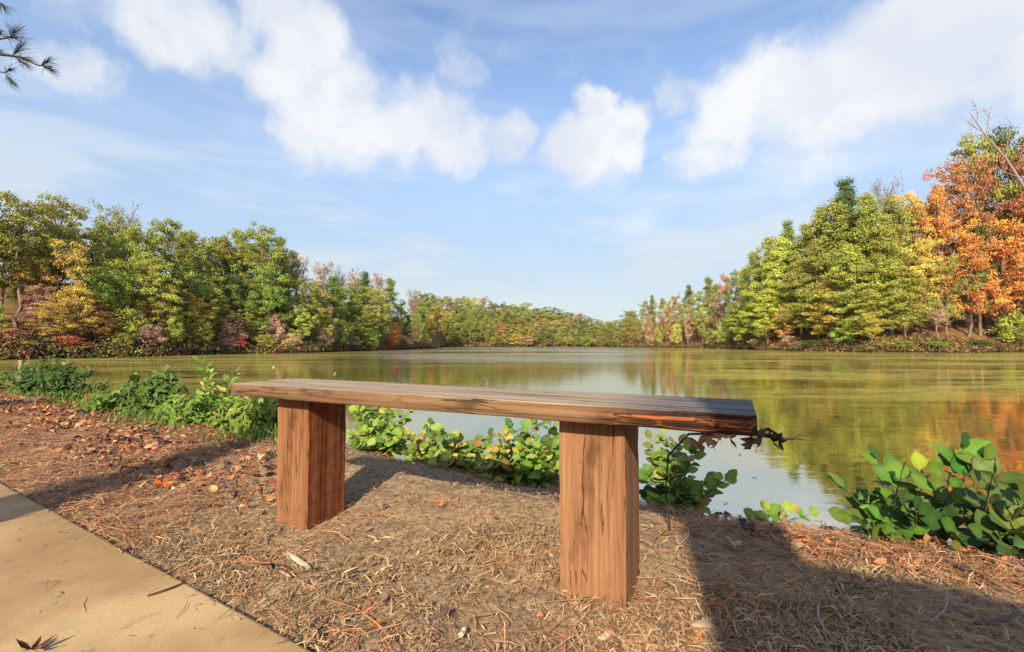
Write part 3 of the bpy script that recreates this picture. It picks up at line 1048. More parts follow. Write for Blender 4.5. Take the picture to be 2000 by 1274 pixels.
# low tangled growth along the waterlines, a mass nobody could count
def undergrowth():
    P, N, S, CC = [], [], [], []
    pal = np.array([(.16, .06, .04), (.09, .10, .02), (.22, .12, .07), (.12, .14, .025), (.05, .04, .03), (.2, .15, .05), (.06, .08, .02)])
    r = np.random.default_rng(99)
    for lo, hi, n, size in ((-200, 866, 1300, .24), (868, 1245, 300, .5), (1245, 2300, 1100, .28)):
        for i in range(n):
            px = r.uniform(lo, hi)
            az = math.degrees(math.atan((px - 1000) / F))
            rr = float(shore_r(az)) - 0.5 + abs(r.normal()) * 2.6
            x, y = rr * math.sin(R(az)), rr * math.cos(R(az))
            z = max(0.0, float(far_h(x, y)))
            m = 16
            hgt = r.uniform(.25, 1.1) * (1.4 if 868 < px < 1245 else 1)
            u = r.normal(size=(m, 3))
            u /= np.linalg.norm(u, axis=1, keepdims=True)
            P.append(np.array([x, y, z + hgt * .45]) + u * np.array([.8, .8, hgt * .55]))
            N.append(u + r.normal(size=(m, 3)) * .5)
            S.append(np.full(m, size))
            c = pal[r.integers(len(pal))] * r.uniform(.7, 1.3)
            CC.append(np.clip(c * r.uniform(.7, 1.3, (m, 1)), 0, 1))
    P, N, S, CC = map(np.concatenate, (P, N, S, CC))
    V, Q = cards(P, N, S, .6, r)
    me = mesh_np('undergrowth', V, Q, M_PIECES, col=np.repeat(CC, 4, 0))
    tag(link('undergrowth', me), 'low tangle of weeds and briars along the lake shores', 'undergrowth', kind='stuff')


undergrowth()


# trees that stand behind and beside the viewer and throw the long shadows
def shade_trees():
    r = random.Random(8)

    def one(name, label, base, tip, r0, r1, crown_z, crown_w):
        b = Vector(base)
        root = empty(name, b)
        tag(root, label, 'tree')
        mb = MB()
        t = Vector(tip) - b
        limb(mb, (0, 0, -.2), t, r0, r1, r, n=9, sides=12, jit=0.0015)
        link('trunk', mb.mesh('trunk', M_BARK), root)
        g = np.random.default_rng(int(abs(b.x * 100)))
        cl = []
        for i in range(30):
            a = i * 2.4
            q = crown_w * r.uniform(.2, 1)
            z = crown_z + (t.z - crown_z) * (i + .5) / 30
            f = z / t.z
            c = (t.x * f + math.cos(a) * q, t.y * f + math.sin(a) * q, z)
            cl.append((c, (.6, .6, .3), 60, r.uniform(.3, .7)))
        V, Q, T = clump_leaves(cl, .16, g, up=.4, asp=.35)
        cr = link('crown', mesh_np('crown', V, Q, M_FOLIAGE, tint=T), root)
        cr.color = (.06, .08, .02, 1)
    one('pine_tree', 'thick trunked pine standing behind the concrete path', (-0.365, -2.3, GZ), (-0.30, -2.2, 15.5), .155, .10, 11.5, 2.2)
    one('broadleaf_tree', 'slim tree standing alone behind the concrete path', (-2.42, -1.7, GZ), (-2.8, -1.7, 9.5), .17, .08, 7.0, 1.2)


shade_trees()


def shadow_fence():  # unseen fence, added behind the viewer to cast the low wide shadow
    a = Vector((-0.12, -1.10, GZ))
    b = Vector((3.5, -3.25, GZ))
    d = (b - a)
    L = d.length
    rz = math.atan2(d.y, d.x)
    root = empty('shadow_fence', a, rz)
    tag(root, 'unseen board fence added on the far side of the path to cast shade', 'fence')
    bm_ = bevel_box('board', (0.136, 0.022, 1.52), M_FENCE, .003, 1, 0, 2, 0, 1, (0, .5, 0))
    n = int(L / 0.14)
    for i in range(n):
        o = link('board', bm_, root, (i * 0.14, 0, 0.03 + rnd.uniform(-.006, .006)))
    pm = bevel_box('post', (0.09, 0.09, 1.70), M_FENCE, .004, 1, 0, 2, 0, 1, (.5, .5, .12))
    rm = bevel_box('rail', (L, 0.04, 0.09), M_FENCE, .003, 1, 0, 0, 0, 1, (0, .5, .5))
    for x in (0.05, L * .33, L * .66, L - .05):
        link('post', pm, root, (x, -0.098, 0))
    for z in (.35, 1.25):
        link('rail', rm, root, (0, -0.0325, z))


shadow_fence()


# the pine whose bough reaches into the picture at the upper left
def pine_bough():
    base = Vector((-4.9, 2.9, GZ))
    base.z = float(near_h(base.x, base.y)) - .05
    root = empty('pine_tree', base)
    tag(root, 'dark pine whose needled bough hangs into the sky above the bank', 'tree')
    r = random.Random(3)
    mb = MB()
    limb(mb, (0, 0, -.2), (.2, .1, 11), .16, .06, r, n=9, sides=10, jit=0.003)
    link('trunk', mb.mesh('trunk', M_BARK), root)
    d = 2.7
    W = lambda x, y, dd=d: at(x, y, dd) - base
    lb = MB()
    j = W(-260, 60)
    lb.tube([Vector((.04, 0, 2.35)), j, W(-90, 95), W(15, 108), W(40, 112), W(75, 128), W(100, 130)], [.035, .022, .014, .008, .006, .004, .003], 6)
    lb.tube([W(-90, 95), W(-20, 80), W(15, 74), W(30, 74)], [.010, .006, .004, .003], 5)
    lb.tube([W(-60, 100), W(-15, 138), W(14, 143), W(24, 150)], [.008, .005, .003, .002], 5)
    lb.tube([j, W(-60, 10), W(-8, 4), W(8, 9)], [.012, .007, .004, .002], 5)
    link('bough', lb.mesh('bough', M_DEAD), root)
    tufts = [((4, 72), (50, 74), 1.0), ((20, 76), (34, 50), 1.0), ((24, 110), (50, 78), 1.1), ((26, 108), (66, 118), 1.15), ((28, 112), (60, 132), .9),
             ((78, 130), (104, 112), .75), ((82, 130), (112, 138), .8), ((10, 144), (30, 170), .85), ((8, 143), (28, 132), .6), ((-2, 5), (12, 18), .8),
             ((-10, 72), (6, 60), .6), ((-22, 104), (4, 96), .8), ((-70, 90), (-40, 60), 1.2), ((-60, 110), (-30, 140), 1.2)]
    for (a, b, ln) in tufts:
        A = W(*a)
        D = (W(*b) - A)
        L0 = max(D.length, .04)
        D.normalize()
        V, Q = [], []
        for k in range(46):
            o = A + D * L0 * .55 * r.random()
            dr = (D + Vector((r.gauss(0, .36), r.gauss(0, .36), r.gauss(0, .30) - .02))).normalized()
            ll = r.uniform(.055, .105) * ln
            sd = dr.cross(Vector((r.gauss(0, 1), r.gauss(0, 1), r.gauss(0, 1)))).normalized() * .0011
            n0 = len(V)
            mid = o + dr * ll * .5
            tip = o + dr * ll + Vector((0, 0, -.008))
            V += [o + sd, o - sd, mid - sd, mid + sd, tip - sd * .4, tip + sd * .4]
            Q += [(n0, n0 + 1, n0 + 2, n0 + 3), (n0 + 3, n0 + 2, n0 + 4, n0 + 5)]
        me = mesh_np('needle_tuft', np.array([tuple(v) for v in V]), np.array(Q), M_NEEDLE, tint=np.full(len(V), .5))
        o = link('needle_tuft', me, root)
        o.color = (.022, .034, .016, 1)
    g = np.random.default_rng(4)
    cl = [((.2 + math.cos(i * 2.4) * 1.6 * r.random(), math.sin(i * 2.4) * 1.6 * r.random(), 7.5 + 3.4 * i / 24), (.6, .6, .28), 60, r.random()) for i in range(24)]
    V, Q, T = clump_leaves(cl, .15, g, up=.4, asp=.3)
    c = link('crown', mesh_np('crown', V, Q, M_FOLIAGE, tint=T), root)
    c.color = (.05, .07, .02, 1)


pine_bough()


# ------------------------------------------------------------------ the bench
def build_bench():
    z_top = CAM_Z - 0.128
    fl = on_z(447, 749, z_top)
    fr = on_z(1479, 812, z_top)
    d = fr - fl
    L = d.length
    rz = math.atan2(d.y, d.x)
    W, TH = 0.255, 0.0385
    root = empty('bench', (fl.x, fl.y, GZ), rz)
    tag(root, 'backless wooden bench of one thick plank on two square posts', 'bench')
    # the seat plank: uneven, rounded, its right end rotted
    bm = bmesh.new()
    bmesh.ops.create_cube(bm, size=1)
    for v in bm.verts:
        v.co = Vector(((v.co.x + .5) * L, (v.co.y + .5) * W, (v.co.z - .5) * TH))
    es = [e for e in bm.edges if abs((e.verts[0].co - e.verts[1].co).z) > TH * .9]
    bmesh.ops.bevel(bm, geom=es, offset=.016, segments=4, affect='EDGES', profile=.5)
    es = [e for e in bm.edges if e.calc_face_angle(0) > .9]
    bmesh.ops.bevel(bm, geom=es, offset=.0045, segments=3, affect='EDGES', profile=.5)
    for i in range(1, 90):
        x = L * i / 90
        if x < .03 or x > L - .03:
            continue
        bmesh.ops.bisect_plane(bm, geom=bm.verts[:] + bm.edges[:] + bm.faces[:], plane_co=(x, 0, 0), plane_no=(1, 0, 0))
    for i in range(1, 8):
        bmesh.ops.bisect_plane(bm, geom=bm.verts[:] + bm.edges[:] + bm.faces[:], plane_co=(0, W * i / 8, 0), plane_no=(0, 1, 0))
    r = random.Random(2)
    for v in bm.verts:
        x, y, z = v.co
        n = float(fbm(np.array(x * 7.0), np.array(y * 60.0 + z * 80), 4)) - .47
        v.co.z += .0022 * n * (1 if z > -TH / 2 else 1.4)
        if y < .01:
            v.co.y += .004 * (float(fbm(np.array(x * 9), np.array(z * 160), 8)) - .47)
            # bites of rot along the front of the right end
            k = max(0, min(1, (x - L + .30) / .12))
            v.co.y += k * max(0, float(vnoise(np.array(x * 26), np.array(z * 70), 3)) - .5) * .022
    me = bpy.data.meshes.new('seat')
    bm.to_mesh(me)
    bm.free()
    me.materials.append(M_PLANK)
    for p in me.polygons:
        p.use_smooth = True
    s = link('seat', me, root, (0, 0, z_top - GZ))
    # the two posts
    h = z_top - TH - GZ

    def post(px, ang, w, dpt, mat, over=.056):
        """near right corner on the photo column px, set back from the plank's front edge; turned by ang"""
        n = Vector((-math.sin(rz), math.cos(rz)))
        p0 = Vector((fl.x, fl.y)) + n * over
        dr = Vector((math.cos(rz), math.sin(rz)))
        k = (px - 1000) / F                     # x = k * y along p0 + t * dr
        t = (k * p0.y - p0.x) / (dr.x - k * dr.y)
        c = p0 + dr * t
        me = bevel_box('leg', (w, dpt, h + .22), mat, .004, 2, 14, 2, .0012, int(px), (1, 0, 0))
        o = link('leg', me, root)
        M = Matrix.Rotation(-rz, 4, 'Z') @ Matrix.Translation(Vector((c.x - fl.x, c.y - fl.y, -.22)))
        o.location = M.translation
        o.rotation_euler = (0, 0, ang - rz)
        return o
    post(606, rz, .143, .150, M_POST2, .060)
    post(1219, rz, .150, .150, M_POST)
    return root


build_bench()


# ------------------------------------------------------------------ loose material on the ground (masses)
def strips(P, yaw, length, width, curl, tilt, col, r, lift=0.0, e0=.6, e1=.5):
    """bent slivers: three cross sections each"""
    n = len(P)
    d = np.stack([np.cos(yaw), np.sin(yaw), tilt], -1)
    d /= np.linalg.norm(d, axis=1, keepdims=True)
    sd = np.stack([-np.sin(yaw), np.cos(yaw), r.normal(size=n) * .45], -1)
    sd /= np.linalg.norm(sd, axis=1, keepdims=True)
    up = np.array([0, 0, 1.0])
    L = length[:, None]
    W = width[:, None] * .5
    side = sd * (r.normal(size=n) * .12)[:, None] * L
    a = P - d * L * .5
    b = P + up * curl[:, None] * L + side
    c = P + d * L * .5
    V = np.stack([a - sd * W * e0, a + sd * W * e0, b - sd * W, b + sd * W, c - sd * W * e1, c + sd * W * e1], 1)
    V[:, :, 2] += lift
    q = np.arange(n)[:, None] * 6
    Q = np.concatenate([q + np.array([0, 1, 3, 2]), q + np.array([2, 3, 5, 4])], 0)
    return V.reshape(-1, 3), Q, np.repeat(col, 6, 0)


def cupped(P, yaw, size, asp, col, r):
    """small curled leaves of five cross sections, folded along the midrib"""
    n = len(P)
    d = np.stack([np.cos(yaw), np.sin(yaw), r.normal(size=n) * .35], -1)
    d /= np.linalg.norm(d, axis=1, keepdims=True)
    sd = np.stack([-np.sin(yaw), np.cos(yaw), r.normal(size=n) * .5], -1)
    sd /= np.linalg.norm(sd, axis=1, keepdims=True)
    up = np.cross(d, sd)
    curl = (r.normal(size=n) * .30)[:, None]
    fold = (r.normal(size=n) * .35)[:, None]
    S = size[:, None]
    secs = []
    for v, w in ((-.5, .06), (-.28, .42), (0, .5), (.27, .34), (.5, .03)):
        jag = r.uniform(.75, 1.2, (n, 1))
        c = P + d * S * v + up * S * curl * (1 - 4 * v * v)
        o = sd * S * w * asp * jag
        secs += [c - o + up * S * fold * w, c, c + o + up * S * fold * w]
    V = np.stack(secs, 1)
    q = np.arange(n)[:, None] * 15
    Q = np.concatenate([q + np.array([3 * i + k, 3 * i + k + 1, 3 * i + k + 4, 3 * i + k + 3]) for i in range(4) for k in range(2)], 0)
    return V.reshape(-1, 3), Q, np.repeat(col, 15, 0)


def scatter(n, dmin, dmax, az=60, smin=PATH_S + .004, smax=2.3, r=None, xmax=9, xmin=-9):
    d = dmin * np.exp(r.uniform(0, 1, n) * math.log(dmax / dmin))
    tx = r.uniform(-1.35, 1.35, n)
    x = tx * d
    s = x * NS[0] + d * NS[1]
    ok = (s > smin) & (s < smax) & (x < xmax) & (x > xmin)
    x, y, s = x[ok], d[ok], s[ok]
    return x, y, s


def palette(n, cols, w, r, jit=.25):
    cols = np.array(cols)
    i = r.choice(len(cols), n, p=np.array(w) / sum(w))
    return np.clip(cols[i] * r.uniform(1 - jit, 1 + jit, (n, 1)) * r.uniform(.93, 1.07, (n, 3)), 0, 1)


def ground_masses():
    r = np.random.default_rng(31)
    # shredded wood mulch
    x, y, s = scatter(230000, .62, 5.5, r=r)
    keep = r.random(len(x)) < .12 + 1.1 * np.clip((fbm(x * 3.3, y * 3.3, 61) - .40) / .2, 0, 1)
    x, y = x[keep], y[keep]
    n = len(x)
    big = r.random(n) ** 4
    L = .006 + .034 * big + .011 * r.random(n)
    Wd = .0013 + .0026 * r.random(n) * (.5 + big)
    z = near_h(x, y) + .002 + .015 * r.random(n) ** 2
    col = palette(n, [(.36, .25, .14), (.31, .21, .115), (.25, .165, .09), (.44, .325, .20), (.13, .09, .055), (.33, .17, .08)], [5, 4.5, 3.4, 1.3, 2.4, 0.9], r)
    V, Q, CC = strips(np.stack([x, y, z], -1), r.uniform(0, 6.28, n), L, Wd, np.abs(r.normal(size=n)) * .13, r.normal(size=n) * .28, col, r)
    me = mesh_np('wood_mulch', V, Q, M_PIECES, col=CC)
    tag(link('wood_mulch', me), 'tan shredded wood mulch spread around the bench', 'mulch', kind='stuff')
    # red brown pine straw
    x, y, s = scatter(60000, .62, 7.0, r=r)
    keep = r.random(len(x)) < np.where((x > .45) & (s > 1.42), .8, np.where(x < -1.0, .95, .12))
    x, y = x[keep], y[keep]
    n = len(x)
    col = palette(n, [(.36, .16, .07), (.30, .12, .055), (.42, .25, .14), (.20, .11, .07)], [4, 3, 3, 2], r)
    z = near_h(x, y) + .006 + .012 * r.random(n)
    V, Q, CC = strips(np.stack([x, y, z], -1), r.uniform(0, 6.28, n), r.uniform(.05, .15, n), r.uniform(.0012, .0022, n), np.abs(r.normal(size=n)) * .05, r.normal(size=n) * .1, col, r)
    me = mesh_np('pine_straw', V, Q, M_PIECES, col=CC)
    tag(link('pine_straw', me), 'red brown pine needles strewn over the mulch', 'pine straw', kind='stuff')
    # stray needles and crumbs that have blown onto the concrete
    n = 420
    tt, ss = r.uniform(-3.6, .2, n), PATH_S - .004 - .55 * r.random(n) ** 2.6
    x, y = tt * TS[0] + ss * NS[0], tt * TS[1] + ss * NS[1]
    ok = y > .55
    x, y = x[ok], y[ok]
    n = len(x)
    col = palette(n, [(.36, .16, .07), (.28, .19, .10), (.12, .08, .05)], [3, 3, 2], r)
    V, Q, CC = strips(np.stack([x, y, np.full(n, GZ + .0185)], -1), r.uniform(0, 6.28, n), .006 + .07 * r.random(n) ** 3, r.uniform(.001, .003, n), np.abs(r.normal(size=n)) * .03, r.normal(size=n) * .02, col, r)
    me = mesh_np('path_debris', V, Q, M_PIECES, col=CC)
    tag(link('path_debris', me), 'stray needles and crumbs of mulch on the concrete path', 'debris', kind='stuff')
    # fallen leaves, thick on the left of the bank and thin elsewhere
    x, y, s = scatter(90000, .9, 7.5, r=r, smin=.62, smax=2.0)
    dens = np.clip((-x - .75) / .7, 0, 1) * np.clip((s - .75) / .35, 0, 1) + .004
    dens = dens + .12 * np.clip((x - .5) / .3, 0, 1) * np.clip((s - 1.42) / .1, 0, 1)
    keep = r.random(len(x)) < .42 * np.clip(dens, 0, 1) * (.25 + 1.0 * (fbm(x * 2.2, y * 2.2, 77) > .45))
    x, y = x[keep], y[keep]
    n = len(x)
    col = palette(n, [(.34, .13, .05), (.40, .19, .085), (.24, .08, .04), (.10, .065, .06), (.20, .125, .085), (.42, .26, .14), (.045, .035, .04)], [4, 3, 3, 2.2, 2.5, 1.5, 2], r)
    z = near_h(x, y) + .004 + .02 * r.random(n)
    V, Q, CC = cupped(np.stack([x, y, z], -1), r.uniform(0, 6.28, n), r.uniform(.016, .046, n), r.uniform(.5, .9, n)[:, None], col, r)
    me = mesh_np('leaf_litter', V, Q, M_PIECES, col=CC)
    tag(link('leaf_litter', me), 'rust and grey fallen leaves matted over the bank', 'leaf litter', kind='stuff')
    # grass and weeds under the left shrubs
    n = 2000
    px = r.uniform(20, 560, n)
    ss = 1.50 + r.normal(size=n) * .10
    tx = (px - 1000) / F
    y = ss / (tx * NS[0] + NS[1])
    x = tx * y
    keep = fbm(x * 2.5, y * 2.5, 50) > .40
    x, y = x[keep], y[keep]
    n = len(x)
    col = palette(n, [(.09, .17, .025), (.14, .20, .03), (.06, .11, .02), (.24, .23, .05)], [4, 3, 2, 1], r)
    z = near_h(x, y)
    L = r.uniform(.05, .13, n)
    yaw = r.uniform(0, 6.28, n)
    P = np.stack([x, y, z + L * .38], -1)
    V, Q, CC = strips(P, yaw, L, r.uniform(.003, .006, n), r.normal(size=n) * .06, r.uniform(.9, 2.6, n), col, r)
    me = mesh_np('grass', V, Q, M_PIECES, col=CC)
    tag(link('grass', me), 'bright green grass and weeds under the shoreline shrubs', 'grass', kind='stuff')


ground_masses()


# ------------------------------------------------------------------ shrubs with countable leaves
def leaf_mesh(seed, wid=0.62, fold=0.10, curl=0.12, tipp=0.85):
    r = random.Random(seed)
    V, T = [], []
    n = 6
    for i in range(n + 1):
        v = i / n
        w = wid * .5 * (math.sin(math.pi * min(1, v ** tipp * .97 + .02)) ** .75)
        if i == 0:
            w = .02
        z = -curl * v * v + .03 * math.sin(v * 7 + seed)
        y = .10 + .90 * v
        V += [(-w, y, z + fold * w * 2), (0, y, z), (w, y, z + fold * w * 2 + r.uniform(-.01, .01))]
        T += [.35, .95, .35]
    V = [(-.012, 0, .01), (0, 0, 0), (.012, 0, .01)] + V
    T = [.7, .8, .7] + T
    Q = []
    for i in range(n + 1):
        for k in range(2):
            a = i * 3 + k
            Q.append((a, a + 1, a + 4, a + 3))
    return mesh_np('leaf', np.array(V), np.array(Q), M_LEAF, tint=np.array(T), smooth=True)


LEAVES_OVAL = [leaf_mesh(1), leaf_mesh(2, .58, .14, .2), leaf_mesh(3, .68, .07, .05), leaf_mesh(4, .55, .18, .25)]
LEAVES_ROUND = [leaf_mesh(5, .82, .08, .08, .95), leaf_mesh(6, .76, .12, .15, 1.0), leaf_mesh(7, .86, .05, .03, .95)]
LEAVES_NARROW = [leaf_mesh(8, .40, .12, .15), leaf_mesh(9, .34, .10, .25)]

GREENS = [(.085, .19, .022), (.12, .22, .025), (.06, .13, .02), (.17, .25, .03)]
LIMES = [(.20, .26, .035), (.16, .235, .03), (.26, .28, .05), (.12, .195, .03), (.08, .15, .025), (.30, .29, .07), (.06, .11, .022)]
DEEPS = [(.030, .075, .016), (.045, .10, .016), (.022, .055, .014), (.085, .125, .018), (.10, .115, .018)]
BUSHY = [(.03, .07, .018), (.045, .095, .02), (.065, .13, .022), (.025, .05, .018)]


def place_leaf(root, me, loc, dirn, nrm, size, colr):
    y = dirn.normalized()
    x = y.cross(nrm)
    if x.length < .05:
        x = y.cross(Vector((1, 0, .3)))
    x.normalize()
    z = x.cross(y)
    o = bpy.data.objects.new('leaf', me)
    COL.objects.link(o)
    o.parent = root
    o.location = loc
    o.rotation_euler = Matrix((x, y, z)).transposed().to_euler()
    o.scale = (size, size, size)
    o.color = tuple(colr) + (1,)
    return o


def shrub(name, label, base, tips, size, leaves, pal, per_stem, seed, group=None, start=.25, face=.6, spread=1.0, stem_r=.0035, upright=0.0, aged=.08):
    """stems rise from the base to the tips; leaves alternate along them"""
    r = random.Random(seed)
    root = empty(name, base)
    tag(root, label, 'shrub', group)
    b = Vector(base)
    n = 0
    for tip in tips:
        e = Vector(tip) - b
        off = Vector((r.uniform(-.05, .05), r.uniform(-.04, .04), 0)) * spread
        c1 = off + Vector((e.x * .22, e.y * .22, e.z * .5))
        pts = []
        for i in range(7):
            f = i / 6
            p = (off * (1 - f) ** 2) + c1 * 2 * f * (1 - f) + e * f * f
            if i == 0:
                p.z -= .05
            pts.append(p)
        mb = MB()
        mb.tube(pts, [stem_r * (1 - .7 * i / 6) for i in range(7)], 5)
        link('stem', mb.mesh('stem', M_STEM), root)
        ph = r.uniform(0, 6.28)
        base_c = r.choice(pal)
        for k in range(per_stem):
            f = start + (1 - start) * (k + r.uniform(0, .6)) / per_stem
            f = min(f, 1.0)
            i = min(int(f * 6), 5)
            p = pts[i].lerp(pts[i + 1], f * 6 - i)
            sd = (pts[i + 1] - pts[i]).normalized()
            a = ph + k * 2.4 + r.uniform(-.4, .4)
            out = Vector((math.cos(a), math.sin(a), 0))
            dirn = out * r.uniform(.6, 1.0) + sd * r.uniform(.15, .7) + Vector((0, 0, upright + r.uniform(-.25, .3)))
            nrm = Vector((r.gauss(0, .35), -face + r.gauss(0, .35), 1.0))
            c = Vector(base_c).lerp(Vector(r.choice(pal)), .5) * r.uniform(.8, 1.2)
            q = r.random()
            if q < aged * .35:
                c = Vector((.24, .13, .05))
            elif q < aged:
                c = c.lerp(Vector((.34, .28, .05)), .7)
            place_leaf(root, r.choice(leaves), p + out * .004, dirn, nrm, size * r.uniform(.6, 1.2), tuple(c))
            n += 1
        place_leaf(root, r.choice(leaves), pts[-1], (pts[-1] - pts[-2]).normalized() + Vector((0, 0, .2)), Vector((r.gauss(0, .3), -1, .6)), size * .8, tuple(r.choice(pal)))
    return root


def inner_foliage(root, b, tips, size, pal, seed):
    """the dense small growth inside a bush, too fine to pick apart"""
    r = np.random.default_rng(seed)
    P, N = [], []
    for tip in tips:
        e = np.array(Vector(tip) - Vector(b))
        for f in np.linspace(.12, .97, 9):
            c = e * np.array([f, f, f ** .8])
            u = r.normal(size=(16, 3))
            u /= np.linalg.norm(u, axis=1, keepdims=True)
            P.append(c + u * np.array([.11, .11, .06]))
            N.append(u + np.array([0, -.6, .6]))
    P, N = np.concatenate(P), np.concatenate(N)
    V, Q = cards(P, N, np.full(len(P), size * .7), .5, r)
    o = link('foliage', mesh_np('foliage', V, Q, M_LEAF, tint=np.repeat(r.uniform(0, 1, len(P)), 4)), root)
    o.color = tuple(np.mean(np.array(pal), 0) * .9) + (1,)
    o['kind'] = 'stuff'


def build_shrubs():
    G = lambda px, s, dz=0.0: None
    r = random.Random(17)

    def root_at(px, s):
        tx = (px - 1000) / F
        y = s / (tx * NS[0] + NS[1])
        x = tx * y
        return Vector((x, y, float(near_h(x, y))))
    # between the bench posts: a run of lime green shrubs rooted just over the edge of the bank
    specs = [
        ('bushy shrub with deep green upper leaves beside the left bench post', 740, 1.82, [(700, 800), (735, 800), (770, 800), (720, 830), (760, 835), (800, 800), (700, 860), (745, 870), (790, 850)], GREENS + LIMES[:2], .060, 30),
        ('lime green shrub under the middle of the seat plank', 830, 1.82, [(800, 850), (830, 860), (860, 845), (815, 885), (850, 890), (780, 880), (885, 880), (870, 905), (840, 830)], LIMES, .058, 30),
        ('yellow leaved low shrub nearest the gap of open water', 935, 1.84, [(905, 890), (930, 870), (955, 850), (920, 915), (950, 905), (895, 920), (970, 880), (985, 925)], LIMES, .056, 32),
        ('broad leaved shrub reaching the plank beside the right bench post', 1050, 1.84, [(1000, 835), (1040, 830), (1075, 820), (1020, 880), (1060, 870), (1085, 860), (990, 900), (1040, 910), (1080, 905), (1015, 930), (1070, 935)], LIMES + GREENS, .066, 26),
        ('small pale lime shrub filling the dip between the yellow and lime shrubs', 880, 1.76, [(850, 870), (870, 850), (900, 862), (860, 900), (890, 895), (915, 900), (845, 895), (900, 925), (925, 880)], LIMES, .056, 30),
        ('yellow and orange tinged shrub close to the broad leaved shrub', 985, 1.78, [(960, 880), (985, 850), (1010, 870), (970, 910), (1000, 900), (1030, 900), (960, 935), (1005, 935), (940, 900)], LIMES + [(.40, .26, .05)], .058, 30),
        ('low green shrub at the foot of the left bench post', 715, 1.72, [(690, 850), (715, 845), (745, 855), (700, 870), (730, 875), (760, 880), (690, 890), (770, 860)], GREENS + LIMES[:2], .062, 22),
        ('tall shrub with dark leaves behind the right bench post', 1320, 1.86, [(1270, 860), (1300, 850), (1330, 870), (1350, 890), (1290, 900), (1320, 920), (1270, 930), (1345, 950), (1380, 940), (1300, 970), (1420, 935), (1265, 970), (1370, 985)], GREENS + LIMES[:3] + DEEPS, .062, 22),
    ]
    for i, (lab, px, s, tips, pal, sz, per) in enumerate(specs):
        b = root_at(px, s)
        T = []
        for (x, y) in tips:
            Y = b.y + r.uniform(-.16, .14)
            T.append(at(x, y, Y))
        shrub('bank_shrub', lab, b, T, sz, LEAVES_OVAL + LEAVES_ROUND[:1], pal, per, 100 + i, 'leafy shrubs along the bank behind the bench', start=.10, face=1.0)
    # little sprig on the edge
    b = root_at(1505, 1.74)
    shrub('leafy_sprig', 'small sprig of rounded leaves alone on the bank edge before the water', b,
          [at(1475, 1010, b.y), at(1495, 1000, b.y + .03), at(1535, 1000, b.y), at(1580, 1005, b.y), at(1515, 1040, b.y - .04)], .050, LEAVES_ROUND, LIMES[:4] + GREENS[:2], 5, 120, None, start=.35, stem_r=.002)
    # the large dark shrub in the right corner
    b = root_at(1765, 1.80)
    tips = [(1715, 900), (1760, 930), (1880, 880), (1840, 900), (1920, 900), (1650, 955), (1690, 985), (1760, 950), (1830, 960), (1860, 985), (1655, 1015), (1720, 1010), (1790, 1000), (1720, 1050), (1800, 1040), (1840, 1020), (1690, 1060), (1760, 1065)]
    br = shrub('broadleaf_shrub', 'dark shrub with large oval leaves standing tallest at the bank edge', b, [at(x, y, b.y + r.uniform(-.14, .14)) for x, y in tips], .076, LEAVES_OVAL + LEAVES_ROUND, DEEPS + GREENS[:2], 8, 130, None, start=.3, face=.9, upright=.35, aged=.015)
    place_leaf(br, LEAVES_ROUND[0], at(1797, 922, b.y) - b, Vector((-.05, .1, 1)), Vector((0, -1, .15)), .060, (.22, .28, .025))
    place_leaf(br, LEAVES_ROUND[2], at(1892, 935, b.y) - b, Vector((-.25, .1, 1)), Vector((-.2, -1, .1)), .080, (.03, .13, .02))
    place_leaf(br, LEAVES_ROUND[1], at(1876, 985, b.y) - b, Vector((.1, .1, 1)), Vector((.1, -1, .1)), .080, (.04, .12, .02))
    b2 = root_at(1935, 1.80)
    tips = [(1900, 930), (1940, 925), (1985, 945), (2020, 960), (1900, 1010), (1950, 1000), (1990, 990), (1870, 1040), (1920, 1045), (1975, 1035), (2030, 1020), (1880, 1075), (1940, 1075), (1990, 1070), (2060, 990)]
    shrub('broadleaf_shrub', 'dense dark broad leaved shrub cut by the corner of the view', b2, [at(x, y, b2.y + r.uniform(-.14, .14)) for x, y in tips], .070, LEAVES_OVAL + LEAVES_ROUND, DEEPS, 9, 131, None, start=.2, face=.8, upright=.35, aged=.015)
